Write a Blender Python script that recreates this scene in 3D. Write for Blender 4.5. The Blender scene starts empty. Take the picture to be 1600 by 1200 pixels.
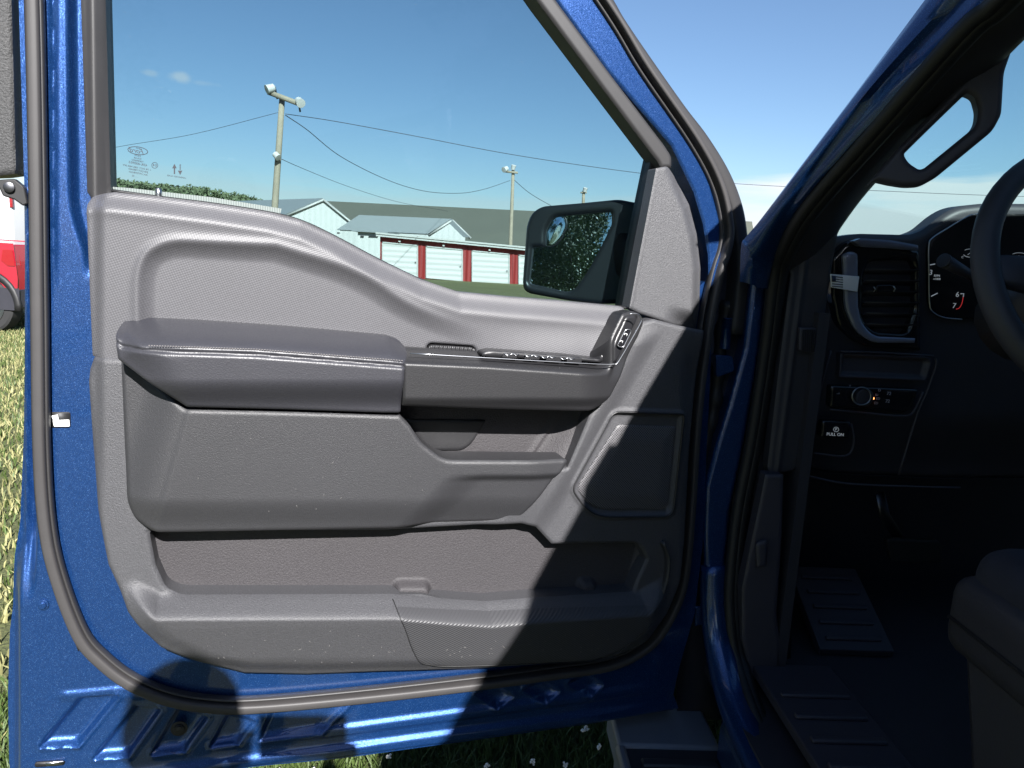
import bpy, bmesh, math, random
import numpy as np
from mathutils import Vector, Matrix
R=math.radians; rng=np.random.default_rng(7); random.seed(7)
S=bpy.context.scene; COL=S.collection
# ------------------------------------------------------------ camera
F=1150.; PITCH,YAW,ROLL=R(9.9),R(3.5),R(3.0)
CAM=np.array([0,0,1.4]); Z=np.array([0,0,1.])
hd=np.array([-math.sin(YAW),math.cos(YAW),0]); r0=np.array([math.cos(YAW),math.sin(YAW),0])
fw=hd*math.cos(PITCH)-Z*math.sin(PITCH); up0=hd*math.sin(PITCH)+Z*math.cos(PITCH)
rt=r0*math.cos(ROLL)+up0*math.sin(ROLL); upv=up0*math.cos(ROLL)-r0*math.sin(ROLL)
cd=bpy.data.cameras.new('camera'); cam=bpy.data.objects.new('camera',cd); COL.objects.link(cam)
cam.matrix_world=Matrix(((rt[0],upv[0],-fw[0],CAM[0]),(rt[1],upv[1],-fw[1],CAM[1]),(rt[2],upv[2],-fw[2],CAM[2]),(0,0,0,1)))
cd.sensor_width=36; cd.lens=36*F/1600; cd.clip_start=.02; cd.clip_end=4000
S.camera=cam
def ray(px,py):
    px=np.asarray(px,float)[...,None]; py=np.asarray(py,float)[...,None]
    return fw+rt*(px-800)/F+upv*(600-py)/F
def proj(p):
    d=p-CAM; w=d@fw; return 800+F*(d@rt)/w,600-F*(d@upv)/w
# ------------------------------------------------------------ light
TOSUN=-ray(440,1130); TOSUN/=np.linalg.norm(TOSUN)
EL=math.asin(TOSUN[2]); AZ=math.atan2(TOSUN[0],TOSUN[1])
sl=bpy.data.lights.new('sun','SUN'); sl.energy=5.0; sl.angle=R(.5); sl.color=(1,.975,.95)
so=bpy.data.objects.new('sun',sl); COL.objects.link(so)
so.rotation_euler=Vector(TOSUN).to_track_quat('Z','Y').to_euler(); so.location=(3,-6,8)
S.view_settings.view_transform='Standard'; S.view_settings.look='None'; S.view_settings.gamma=1
S.view_settings.exposure=1.5
W=bpy.data.worlds.new('World'); S.world=W; W.use_nodes=True
def build_world():
    nt=W.node_tree; N=nt.nodes; L=nt.links; bg=N['Background']
    sky=N.new('ShaderNodeTexSky'); sky.sky_type='NISHITA'; sky.sun_disc=False
    sky.sun_elevation=EL; sky.sun_rotation=AZ; sky.air_density=1.0; sky.dust_density=.25; sky.ozone_density=4.5
    bg.inputs['Strength'].default_value=.052
    tc=N.new('ShaderNodeTexCoord'); sep=N.new('ShaderNodeSeparateXYZ'); L.new(tc.outputs['Generated'],sep.inputs[0])
    mp=N.new('ShaderNodeMapping'); mp.inputs['Scale'].default_value=(1.6,1.6,15); L.new(tc.outputs['Generated'],mp.inputs[0])
    no=N.new('ShaderNodeTexNoise'); no.inputs['Scale'].default_value=2.2; no.inputs['Detail'].default_value=8; no.inputs['Roughness'].default_value=.55
    L.new(mp.outputs[0],no.inputs[0])
    # cloud bank close to the horizon, its top roughened by the noise
    def M(op,a,b=None,c=None):
        m=N.new('ShaderNodeMath'); m.operation=op
        for i,x in enumerate((a,b,c)):
            if x is None: continue
            if hasattr(x,'is_output'): L.new(x,m.inputs[i])
            else: m.inputs[i].default_value=x
        return m.outputs[0]
    def MR(x,a,b,c=0,d=1):
        m=N.new('ShaderNodeMapRange'); m.interpolation_type='SMOOTHSTEP'
        L.new(x,m.inputs[0]); m.inputs[1].default_value=a; m.inputs[2].default_value=b; m.inputs[3].default_value=c; m.inputs[4].default_value=d
        return m.outputs[0]
    el=M('ADD',sep.outputs['Z'],M('MULTIPLY',M('SUBTRACT',no.outputs[0],.5),.06))
    east=MR(sep.outputs['X'],.0,.32)          # bank is taller and denser to the east
    top=M('MULTIPLY_ADD',east,.035,.083)
    dd=M('SUBTRACT',top,el)
    bank=MR(dd,0,.014)
    den=M('MULTIPLY_ADD',east,.9,.36)
    mask=M('MULTIPLY',bank,M('MULTIPLY',den,MR(no.outputs[0],.25,.6,.35,1)))
    # one small puffy cloud
    def puff(px,py,rx,rz):
        c=ray(px,py); c/=np.linalg.norm(c)
        vs=N.new('ShaderNodeVectorMath'); vs.operation='SUBTRACT'; L.new(tc.outputs['Generated'],vs.inputs[0]); vs.inputs[1].default_value=tuple(c)
        vm=N.new('ShaderNodeVectorMath'); vm.operation='MULTIPLY'; L.new(vs.outputs[0],vm.inputs[0]); vm.inputs[1].default_value=(1/rx,1/rx,1/rz)
        n2=N.new('ShaderNodeTexNoise'); n2.inputs['Scale'].default_value=70; n2.inputs['Detail'].default_value=5; L.new(tc.outputs['Generated'],n2.inputs[0])
        ln=N.new('ShaderNodeVectorMath'); ln.operation='LENGTH'; L.new(vm.outputs[0],ln.inputs[0])
        return MR(M('ADD',ln.outputs['Value'],M('MULTIPLY',n2.outputs[0],1.1)),1.6,.7,0,.55)
    mask=M('MAXIMUM',mask,puff(281,120,.017,.008)); mask=M('MAXIMUM',mask,M('MULTIPLY',puff(236,114,.012,.005),.6)); mask=M('MAXIMUM',mask,M('MULTIPLY',puff(318,130,.02,.004),.35))
    mx=N.new('ShaderNodeMix'); mx.data_type='RGBA'; L.new(mask,mx.inputs[0]); L.new(sky.outputs[0],mx.inputs[6]); mx.inputs[7].default_value=(6.6,7.0,7.4,1)
    L.new(mx.outputs[2],bg.inputs[0])
build_world()
S.render.engine='CYCLES'
try: S.cycles.use_denoising=True
except: pass
S.cycles.max_bounces=10; S.cycles.transparent_max_bounces=16

# ------------------------------------------------------------ materials
MATS={}
def mat(name,col,rough=.5,metal=0,spec=.5,coat=0,bump=None,vary=None,emit=None,sheen=0):
    """bump=(kind,scale,strength,dist) kinds noise/weave/ribs/leather/rings ; vary=(scale,amount)"""
    if name in MATS: return MATS[name]
    m=bpy.data.materials.new(name); m.use_nodes=True; nt=m.node_tree; N=nt.nodes; L=nt.links; b=N['Principled BSDF']
    b.inputs['Base Color'].default_value=(*col,1); b.inputs['Roughness'].default_value=rough; b.inputs['Metallic'].default_value=metal
    b.inputs['Specular IOR Level'].default_value=spec; b.inputs['Coat Weight'].default_value=coat; b.inputs['Coat Roughness'].default_value=.04
    if emit: b.inputs['Emission Color'].default_value=(*emit[0],1); b.inputs['Emission Strength'].default_value=emit[1]
    tc=N.new('ShaderNodeTexCoord')
    def math_(op,a,bb=None):
        q=N.new('ShaderNodeMath'); q.operation=op
        for i,x in enumerate((a,bb)):
            if x is None: continue
            if hasattr(x,'is_output'): L.new(x,q.inputs[i])
            else: q.inputs[i].default_value=x
        return q.outputs[0]
    if vary:
        acc=None
        for i in range(0,len(vary),2):
            n=N.new('ShaderNodeTexNoise'); n.inputs['Scale'].default_value=vary[i]; n.inputs['Detail'].default_value=3
            L.new(tc.outputs['Object'],n.inputs[0])
            v=math_('ADD',math_('MULTIPLY',math_('SUBTRACT',n.outputs[0],.5),2*vary[i+1]),1.0)
            acc=v if acc is None else math_('MULTIPLY',acc,v)
        mx=N.new('ShaderNodeVectorMath'); mx.operation='SCALE'; mx.inputs[0].default_value=col; L.new(acc,mx.inputs['Scale']); L.new(mx.outputs[0],b.inputs['Base Color'])
    if bump:
        kind,sc,st,di=bump
        bp=N.new('ShaderNodeBump'); bp.inputs['Strength'].default_value=st; bp.inputs['Distance'].default_value=di
        if kind=='noise':
            n=N.new('ShaderNodeTexNoise'); n.inputs['Scale'].default_value=sc; n.inputs['Detail'].default_value=4; n.inputs['Roughness'].default_value=.65
            L.new(tc.outputs['Object'],n.inputs[0]); hgt=n.outputs[0]
        elif kind=='leather':
            n=N.new('ShaderNodeTexVoronoi'); n.inputs['Scale'].default_value=sc; n.feature='SMOOTH_F1'; L.new(tc.outputs['Object'],n.inputs[0]); hgt=n.outputs[0]
        else:
            sp=N.new('ShaderNodeSeparateXYZ'); L.new(tc.outputs['UV'],sp.inputs[0])
            u,v=sp.outputs[0],sp.outputs[1]
            if kind=='weave':
                u,v=math_('ADD',math_('MULTIPLY',u,.93),math_('MULTIPLY',v,.36)),math_('SUBTRACT',math_('MULTIPLY',v,.93),math_('MULTIPLY',u,.36))
                a=math_('SINE',math_('MULTIPLY',math_('ADD',u,v),sc)); c=math_('SINE',math_('MULTIPLY',math_('SUBTRACT',u,v),sc)); hgt=math_('MULTIPLY',a,c)
            elif kind=='ribs': hgt=math_('SINE',math_('MULTIPLY',math_('SUBTRACT',v,math_('MULTIPLY',u,.55)),sc))
            elif kind=='slats': hgt=math_('SINE',math_('MULTIPLY',v,sc))
            elif kind=='vslats': hgt=math_('SINE',math_('MULTIPLY',u,sc))
        if kind=='weave':
            q=N.new('ShaderNodeVectorMath'); q.operation='SCALE'; L.new(mx.outputs[0],q.inputs[0]); L.new(math_('ADD',math_('MULTIPLY',hgt,.2),1.0),q.inputs['Scale']); L.new(q.outputs[0],b.inputs['Base Color'])
        L.new(hgt,bp.inputs['Height']); L.new(bp.outputs[0],b.inputs['Normal'])
    m['nt']=1; MATS[name]=m; return m
def paint():
    m=mat('metallic_blue_paint',(.012,.085,.42),rough=.34,metal=.6,coat=1.0)
    nt=m.node_tree;N=nt.nodes;L=nt.links;b=N['Principled BSDF']
    tc=N.new('ShaderNodeTexCoord'); v=N.new('ShaderNodeTexVoronoi'); v.inputs['Scale'].default_value=1700; L.new(tc.outputs['Object'],v.inputs[0])
    sep=N.new('ShaderNodeSeparateColor'); L.new(v.outputs['Color'],sep.inputs[0])
    cr=N.new('ShaderNodeValToRGB'); e=cr.color_ramp.elements; e[0].position=0; e[0].color=(.005,.032,.125,1); e[1].position=.93; e[1].color=(.010,.055,.2,1)
    e2=e.new(1.0); e2.color=(.09,.2,.45,1); L.new(sep.outputs[0],cr.inputs[0]); L.new(cr.outputs[0],b.inputs['Base Color'])
    vv=N.new('ShaderNodeVectorMath'); vv.operation='SUBTRACT'; L.new(v.outputs['Color'],vv.inputs[0]); vv.inputs[1].default_value=(.5,.5,.5)
    sc=N.new('ShaderNodeVectorMath'); sc.operation='SCALE'; L.new(vv.outputs[0],sc.inputs[0]); sc.inputs['Scale'].default_value=.22
    ge=N.new('ShaderNodeNewGeometry'); ad=N.new('ShaderNodeVectorMath'); ad.operation='ADD'; L.new(ge.outputs['Normal'],ad.inputs[0]); L.new(sc.outputs[0],ad.inputs[1])
    nm=N.new('ShaderNodeVectorMath'); nm.operation='NORMALIZE'; L.new(ad.outputs[0],nm.inputs[0]); L.new(nm.outputs[0],b.inputs['Normal'])
    return m
def glass(name,tint,refl=.06):
    if name in MATS: return MATS[name]
    m=bpy.data.materials.new(name); m.use_nodes=True; nt=m.node_tree;N=nt.nodes;L=nt.links
    N.remove(N['Principled BSDF']); out=[n for n in N if n.type=='OUTPUT_MATERIAL'][0]
    t=N.new('ShaderNodeBsdfTransparent'); t.inputs[0].default_value=(*tint,1); g=N.new('ShaderNodeBsdfGlossy'); g.inputs['Roughness'].default_value=.0
    fr=N.new('ShaderNodeLayerWeight'); fr.inputs[0].default_value=.5; pw=N.new('ShaderNodeMath'); pw.operation='POWER'; L.new(fr.outputs['Facing'],pw.inputs[0]); pw.inputs[1].default_value=5; ma=N.new('ShaderNodeMath'); ma.operation='MULTIPLY_ADD'; L.new(pw.outputs[0],ma.inputs[0]); ma.inputs[1].default_value=.6; ma.inputs[2].default_value=.007; mx=N.new('ShaderNodeMixShader'); L.new(ma.outputs[0],mx.inputs[0]); L.new(t.outputs[0],mx.inputs[1]); L.new(g.outputs[0],mx.inputs[2]); L.new(mx.outputs[0],out.inputs[0])
    MATS[name]=m; return m
M_paint=paint()
M_weave=mat('soft_touch_weave_plastic',(.071,.070,.076),.5,bump=('weave',960,.18,.0005),vary=(6,.10,260,.15))
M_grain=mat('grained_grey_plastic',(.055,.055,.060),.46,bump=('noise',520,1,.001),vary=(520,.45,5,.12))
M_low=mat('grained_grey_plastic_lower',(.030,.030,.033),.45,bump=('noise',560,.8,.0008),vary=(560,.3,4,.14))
M_liner=mat('rough_pocket_liner',(.038,.035,.038),.6,bump=('noise',380,1,.0012),vary=(380,.4,8,.08))
M_sail=mat('speckled_grey_plastic',(.070,.070,.075),.45,bump=('noise',480,1,.0011),vary=(480,.5))
M_leather=mat('black_leatherette',(.030,.030,.036),.42,bump=('leather',560,.35,.0006),vary=(10,.08,300,.15))
M_pull=mat('matte_black_plastic',(.019,.0188,.0205),.42,bump=('noise',500,.6,.0005),vary=(9,.15,400,.15))
M_insert=mat('ribbed_rubber_insert',(.046,.046,.05),.5,bump=('ribs',1300,.45,.0006))
M_black=mat('gloss_black_plastic',(.012,.012,.014),.12)
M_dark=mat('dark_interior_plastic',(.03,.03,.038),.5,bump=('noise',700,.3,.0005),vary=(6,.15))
M_trim=mat('charcoal_trim_plastic',(.04,.038,.05),.5,bump=('noise',700,.4,.0006))
M_rubber=mat('grey_black_rubber_seal',(.040,.0375,.038),.55,vary=(40,.1,7,.15))
M_seal=mat('black_rubber',(.028,.027,.028),.5,vary=(30,.15))
M_brubber=mat('deep_black_rubber',(.012,.012,.013),.55)
M_appl=mat('coarse_black_plastic',(.03,.03,.031),.5,bump=('noise',350,1,.0015),vary=(400,.5))
M_chrome=mat('chrome',(.4,.41,.43),.35,metal=1)
M_satin=mat('satin_metal',(.45,.46,.48),.3,metal=1)
M_steel=mat('steel_bolt',(.12,.12,.13),.35,metal=1)
M_white=mat('white_print',(.8,.8,.8),.6,emit=((.8,.85,.9),.05))
M_amber=mat('amber_lamp',(.8,.3,.1),.5,emit=((1,.35,.1),1.5))
M_redl=mat('red_gauge_line',(.7,.05,.05),.5,emit=((1,.06,.06),.1))
M_etch=mat('black_ceramic_print',(.01,.012,.02),.6)
M_glass=glass('tinted_side_glass',(.69,.775,.785))
M_ws=glass('windshield_glass',(.80,.90,.89))
M_mirror=mat('mirror_glass_silvered',(.85,.88,.9),.0,metal=1)
M_cloth=mat('dark_seat_cloth',(.03,.031,.045),.85,bump=('noise',900,.6,.001),vary=(30,.3))
M_vinyl=mat('dark_vinyl_side',(.045,.043,.05),.45,bump=('leather',300,.3,.0006))
M_gray=mat('silver_step_plastic',(.13,.145,.175),.5,vary=(20,.1))

# ------------------------------------------------------------ geometry helpers
def nrm(v): v=np.asarray(v,float); return v/np.linalg.norm(v)
class Pl:
    def __init__(s,o,e1,e2,n): s.o=np.array(o,float); s.e1=nrm(e1); s.e2=nrm(e2); s.n=nrm(n)
    def hit(s,px,py,n=0):
        r=ray(px,py); t=(n-(CAM-s.o)@s.n)/(r@s.n); return CAM+r*t[...,None]
    def uv(s,px,py,n=0):
        p=s.hit(px,py,n)-s.o; return np.stack([p@s.e1,p@s.e2],-1)
    def xyz(s,u,v,n):
        u,v,n=np.broadcast_arrays(np.asarray(u,float),np.asarray(v,float),np.asarray(n,float))
        return s.o+u[...,None]*s.e1+v[...,None]*s.e2+n[...,None]*s.n
def sm(a,b,x):
    t=np.clip((x-a)/(b-a),0,1); return t*t*(3-2*t)
def rp(pts,seg=6):
    """polyline with rounded corners: entries (x,y[,r])"""
    out=[];n=len(pts)
    for i,p in enumerate(pts):
        a=np.array(p[:2],float); r=p[2] if len(p)>2 else 0
        if r==0: out.append(a); continue
        q=np.array(pts[i-1][:2],float)-a; w=np.array(pts[(i+1)%n][:2],float)-a
        lq,lw=np.linalg.norm(q),np.linalg.norm(w); r1=min(r,lq*.48); r2=min(r,lw*.48)
        A=a+q/lq*r1; B=a+w/lw*r2
        for k in range(seg+1):
            t=k/seg; out.append((1-t)**2*A+2*t*(1-t)*a+t*t*B)
    return np.array(out)
def spline(pts,k=8,closed=False):
    P=np.array(pts,float); n=len(P); out=[]
    rngi=range(n if closed else n-1)
    for i in rngi:
        if closed: a,b,c,d=P[i-1],P[i],P[(i+1)%n],P[(i+2)%n]
        else: b,c=P[i],P[i+1]; a=P[i-1] if i>0 else 2*b-c; d=P[i+2] if i+2<n else 2*c-b
        for j in range(k):
            t=j/k; out.append(.5*((2*b)+(-a+c)*t+(2*a-5*b+4*c-d)*t*t+(-a+3*b-3*c+d)*t**3))
    if not closed: out.append(P[-1])
    return np.array(out)
def sdf(pts,contours):
    """signed distance (neg inside, even-odd) and nearest point"""
    A=np.concatenate([c for c in contours]); B=np.concatenate([np.roll(c,-1,0) for c in contours])
    ds=np.full(len(pts),1e9); cp=np.zeros_like(pts); ins=np.zeros(len(pts),bool)
    for a,b in zip(A,B):
        ab=b-a; L2=ab@ab
        if L2<1e-16: continue
        t=np.clip(((pts-a)@ab)/L2,0,1); c=a+t[:,None]*ab; d=((pts-c)**2).sum(1)
        m=d<ds; ds[m]=d[m]; cp[m]=c[m]
        if a[1]!=b[1]:
            cr=((a[1]>pts[:,1])!=(b[1]>pts[:,1])); xs=a[0]+(pts[:,1]-a[1])*(ab[0]/ab[1]); ins^=(cr&(pts[:,0]<xs))
    d=np.sqrt(ds); d[ins]*=-1
    return d,cp
def insd(px,py,poly):
    """signed distance in pixels of arrays px,py to a traced polygon (neg inside)"""
    s=np.stack([px.ravel(),py.ravel()],-1); return sdf(s,[np.array(poly,float)])[0].reshape(px.shape)
def linedist(px,py,a,b):
    a=np.array(a,float);b=np.array(b,float);d=(b-a)/np.linalg.norm(b-a); return (px-a[0])*d[1]-(py-a[1])*d[0]
def relief(P,outer,h=0,nref=0,holes=(),step=.003,back=None,r=0,rp_=True,hr=None):
    """a sheet over a traced outline whose height above plane P is h(px,py,dist,u,v); edges rounded by r; skirt down to n=back"""
    cs=[]
    for c in [outer]+list(holes):
        c=rp(c) if not isinstance(c,np.ndarray) else c
        cs.append(P.uv(c[:,0],c[:,1],nref))
    lo=cs[0].min(0)-step; hi=cs[0].max(0)+step
    nu,nv=(np.ceil((hi-lo)/step).astype(int)+1)
    U,V=np.meshgrid(lo[0]+np.arange(nu)*step,lo[1]+np.arange(nv)*step,indexing='ij')
    pts=np.stack([U.ravel(),V.ravel()],-1); d,cp=sdf(pts,cs)
    ins=d<0; idx=np.arange(nu*nv).reshape(nu,nv)
    q=np.stack([idx[:-1,:-1],idx[1:,:-1],idx[1:,1:],idx[:-1,1:]],-1).reshape(-1,4)
    keep=ins[q].sum(1)>=1; q=q[keep]
    near=(~ins)|(d>-.3*step); pts[near]=cp[near]; d[near]=0; q=q[(d[q]<0).sum(1)>=1]
    used=np.unique(q); mp=-np.ones(nu*nv,int); mp[used]=np.arange(len(used)); q=mp[q]; pts=pts[used]; d=-d[used]
    w=P.xyz(pts[:,0],pts[:,1],nref); px,py=proj(w)
    H=h(px,py,d,pts[:,0],pts[:,1]) if callable(h) else np.full(len(pts),float(h))
    if r: t=np.clip(d,0,r)/r; H=H-r*.75*(1-t)**2.2*(hr or 1)
    v=P.xyz(pts[:,0],pts[:,1],H); uv=pts.copy(); faces=[q]
    if back is not None:
        e=np.concatenate([q[:,[0,1]],q[:,[1,2]],q[:,[2,3]],q[:,[3,0]]]); e=e[e[:,0]!=e[:,1]]
        key=np.sort(e,1); _,inv,cnt=np.unique(key,axis=0,return_inverse=True,return_counts=True); inv=inv.ravel(); be=e[cnt[inv]==1]
        bv=np.unique(be); m2=-np.ones(len(v),int); m2[bv]=np.arange(len(bv)); n0=len(v)
        top=v[bv]; bh=back(px[bv],py[bv]) if callable(back) else back
        bot=P.xyz(pts[bv,0],pts[bv,1],bh)
        v=np.concatenate([v,top,bot]); uv=np.concatenate([uv,pts[bv],pts[bv]])
        a=m2[be[:,0]]+n0; b=m2[be[:,1]]+n0; k=len(bv); faces.append(np.stack([b,a,a+k,b+k],-1))
    return v,np.concatenate(faces),uv
def prism(P,outer,n0,n1,nref=None):
    c=rp(outer) if not isinstance(outer,np.ndarray) else outer
    uv=P.uv(c[:,0],c[:,1],n1 if nref is None else nref); k=len(c)
    if sum(uv[i,0]*uv[(i+1)%k,1]-uv[(i+1)%k,0]*uv[i,1] for i in range(k))<0: uv=uv[::-1]
    v=np.concatenate([P.xyz(uv[:,0],uv[:,1],n1),P.xyz(uv[:,0],uv[:,1],n0)])
    f=[list(range(k)),list(range(2*k-1,k-1,-1))]+[[i,i+k,(i+1)%k+k,(i+1)%k] for i in range(k)]
    return v,f,np.concatenate([uv,uv])
def tube(path,w,h=None,ref=(0,0,1),seg=10,closed=False,caps=True,flat=False):
    """swept elliptical (or rounded-rect) section; w across, h along ref; scalars or per-point arrays"""
    p=np.array(path,float); n=len(p); h=w if h is None else h
    w=np.broadcast_to(np.asarray(w,float),(n,)); h=np.broadcast_to(np.asarray(h,float),(n,))
    if closed: t=np.roll(p,-1,0)-np.roll(p,1,0)
    else: t=np.gradient(p,axis=0)
    t/=np.linalg.norm(t,axis=1)[:,None]+1e-12; ref=np.broadcast_to(np.asarray(ref,float),(n,3))
    s=np.cross(t,ref); s/=np.linalg.norm(s,axis=1)[:,None]+1e-12; u=np.cross(s,t)
    a=np.arange(seg)/seg*2*math.pi; ca,sa=np.cos(a),np.sin(a)
    if flat: ca=np.sign(ca)*abs(ca)**.45; sa=np.sign(sa)*abs(sa)**.45
    v=(p[:,None]+s[:,None]*(ca[None,:,None]*w[:,None,None])+u[:,None]*(sa[None,:,None]*h[:,None,None])).reshape(-1,3)
    f=[]
    for i in range(n if closed else n-1):
        j=(i+1)%n
        for k in range(seg): f.append([i*seg+k,i*seg+(k+1)%seg,j*seg+(k+1)%seg,j*seg+k])
    if caps and not closed: f.append(list(range(seg))[::-1]); f.append([(n-1)*seg+k for k in range(seg)])
    L=np.concatenate([[0],np.cumsum(np.linalg.norm(np.diff(p,axis=0),axis=1))]); uv=np.stack([np.repeat(L,seg),np.tile(a*.01,n)],-1)
    return v,f,uv
def box(c,s,ax=None):
    c=np.array(c,float); ax=np.eye(3) if ax is None else np.array(ax,float)
    v=np.array([[x,y,z] for x in(-.5,.5) for y in(-.5,.5) for z in(-.5,.5)])*np.array(s); w=c+v@ax
    f=[[0,1,3,2],[4,6,7,5],[0,4,5,1],[2,3,7,6],[0,2,6,4],[1,5,7,3]]
    return w,f,v[:,:2].copy()
def disc(c,n,r,t,seg=24,dome=0):
    n=nrm(n); c=np.array(c,float); return tube([c,c+n*t*.98,c+n*t],[r,r,r*.9 if dome else r*.98],ref=(.123,.3,.9),seg=seg)
def mk(name,geo,m,parent=None,smooth=True,bevel=None,sharp=None,solid=None,sub=None):
    if isinstance(geo,tuple): geo=[geo]
    V=[];Fc=[];UV=[];o=0
    for g in geo:
        V.append(np.asarray(g[0])); UV.append(np.asarray(g[2]))
        Fc+= [[int(i)+o for i in f] for f in (g[1].tolist() if isinstance(g[1],np.ndarray) else g[1])]; o+=len(g[0])
    V=np.concatenate(V);UV=np.concatenate(UV); c=(V.min(0)+V.max(0))/2
    F2=[]
    for f in Fc:
        k=[]
        for i in f:
            if i not in k: k.append(i)
        if len(k)>2: F2.append(k)
    me=bpy.data.meshes.new(name); me.from_pydata((V-c).tolist(),[],F2); me.update()
    ul=me.uv_layers.new(name='UVMap'); li=np.zeros(len(me.loops),int); me.loops.foreach_get('vertex_index',li); ul.data.foreach_set('uv',UV[li].ravel())
    me.materials.append(m)
    ob=bpy.data.objects.new(name,me); COL.objects.link(ob); ob.location=c
    if parent is not None: par(ob,parent)
    if smooth:
        me.polygons.foreach_set('use_smooth',[True]*len(me.polygons))
        if sharp: 
            me.set_sharp_from_angle(angle=R(sharp))
    if bevel:
        b=ob.modifiers.new('bevel','BEVEL'); b.width=bevel; b.segments=2; b.limit_method='ANGLE'; b.angle_limit=R(35)
        me.polygons.foreach_set('use_smooth',[True]*len(me.polygons)); me.set_sharp_from_angle(angle=R(40))
    if solid: s=ob.modifiers.new('solid','SOLIDIFY'); s.thickness=solid; s.offset=0
    if sub: s=ob.modifiers.new('sub','SUBSURF'); s.levels=s.render_levels=sub
    return ob
def world_loc(o):
    p=np.array(o.location); 
    while o.parent: o=o.parent; p=p+np.array(o.location)
    return p
def par(ob,parent):
    ob.location=Vector(np.array(ob.location)-world_loc(parent)); ob.parent=parent
def empty(name,loc,label=None,cat=None,group=None):
    o=bpy.data.objects.new(name,None); COL.objects.link(o); o.location=loc; o.empty_display_size=.2
    return tag(o,label,cat,group)
def tag(o,label=None,cat=None,group=None,kind=None):
    if label:o['label']=label
    if cat:o['category']=cat
    if group:o['group']=group
    if kind:o['kind']=kind
    return o
def text(P,s,px,py,hpx,n,mirror=False,rot=0,shear=0,thick=.0004,center=True):
    """text geometry on plane P centred at pixel"""
    cu=bpy.data.curves.new('t','FONT'); cu.body=s; cu.align_x='CENTER' if center else 'LEFT'; cu.align_y='CENTER'; cu.shear=shear; cu.extrude=.01; cu.resolution_u=3
    to=bpy.data.objects.new('t',cu); COL.objects.link(to); dg=bpy.context.evaluated_depsgraph_get(); me=to.evaluated_get(dg).to_mesh()
    v=np.zeros(len(me.vertices)*3); me.vertices.foreach_get('co',v); v=v.reshape(-1,3); f=[list(p.vertices) for p in me.polygons]
    bpy.data.objects.remove(to); bpy.data.curves.remove(cu)
    a=P.uv(px,py,n); b=P.uv(px,py-hpx,n); sc=np.linalg.norm(b-a)/.7
    if mirror: v[:,0]*=-1; f=[g[::-1] for g in f]
    c,s_=math.cos(rot),math.sin(rot); x=(v[:,0]*c-v[:,1]*s_)*sc; y=(v[:,0]*s_+v[:,1]*c)*sc
    return P.xyz(a[0]+x,a[1]+y,n+v[:,2]/.01*thick),f,np.stack([x,y],-1)
def linestrip(P,pts,wpx,n,thick=.0008,closed=False):
    pts=np.array(pts,float); p=P.hit(pts[:,0],pts[:,1],n); a=np.linalg.norm(P.hit(pts[0][0]+wpx,pts[0][1],n)-p[0])/2
    return tube(p,a,thick,ref=P.n,seg=6,closed=closed)

# ------------------------------------------------------------ frames
DA=R(21.5); EU=np.array([math.cos(DA),math.sin(DA),0]); EN=np.array([math.sin(DA),-math.cos(DA),0])
DP=Pl(hd*1.27,EU,Z,EN)                                   # door plane: n=0 painted inner skin, +n towards the viewer
TF=nrm([-.1,1,0]); TR=nrm([1,.1,0]); TO=np.array([.34,1.43,0]) # truck frame: forward, inward (to the right), hinge
def T(x,y,z): return TO+TR*x+TF*y+Z*z
def TB(y): return Pl(T(0,y,0),TR,Z,-TF)                  # plane across the truck, facing rear
def TS(x): return Pl(T(x,0,0),TF,Z,-TR)                  # plane along the truck side
def TH(z): return Pl([0,0,z],TR,TF,Z)                    # horizontal
exec_parts=[]

# ============================================================ TRUCK
truck=empty('pickup_truck',(1.25,.6,0),'blue pickup truck with its driver door wide open and a dark cab','pickup truck')

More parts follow.
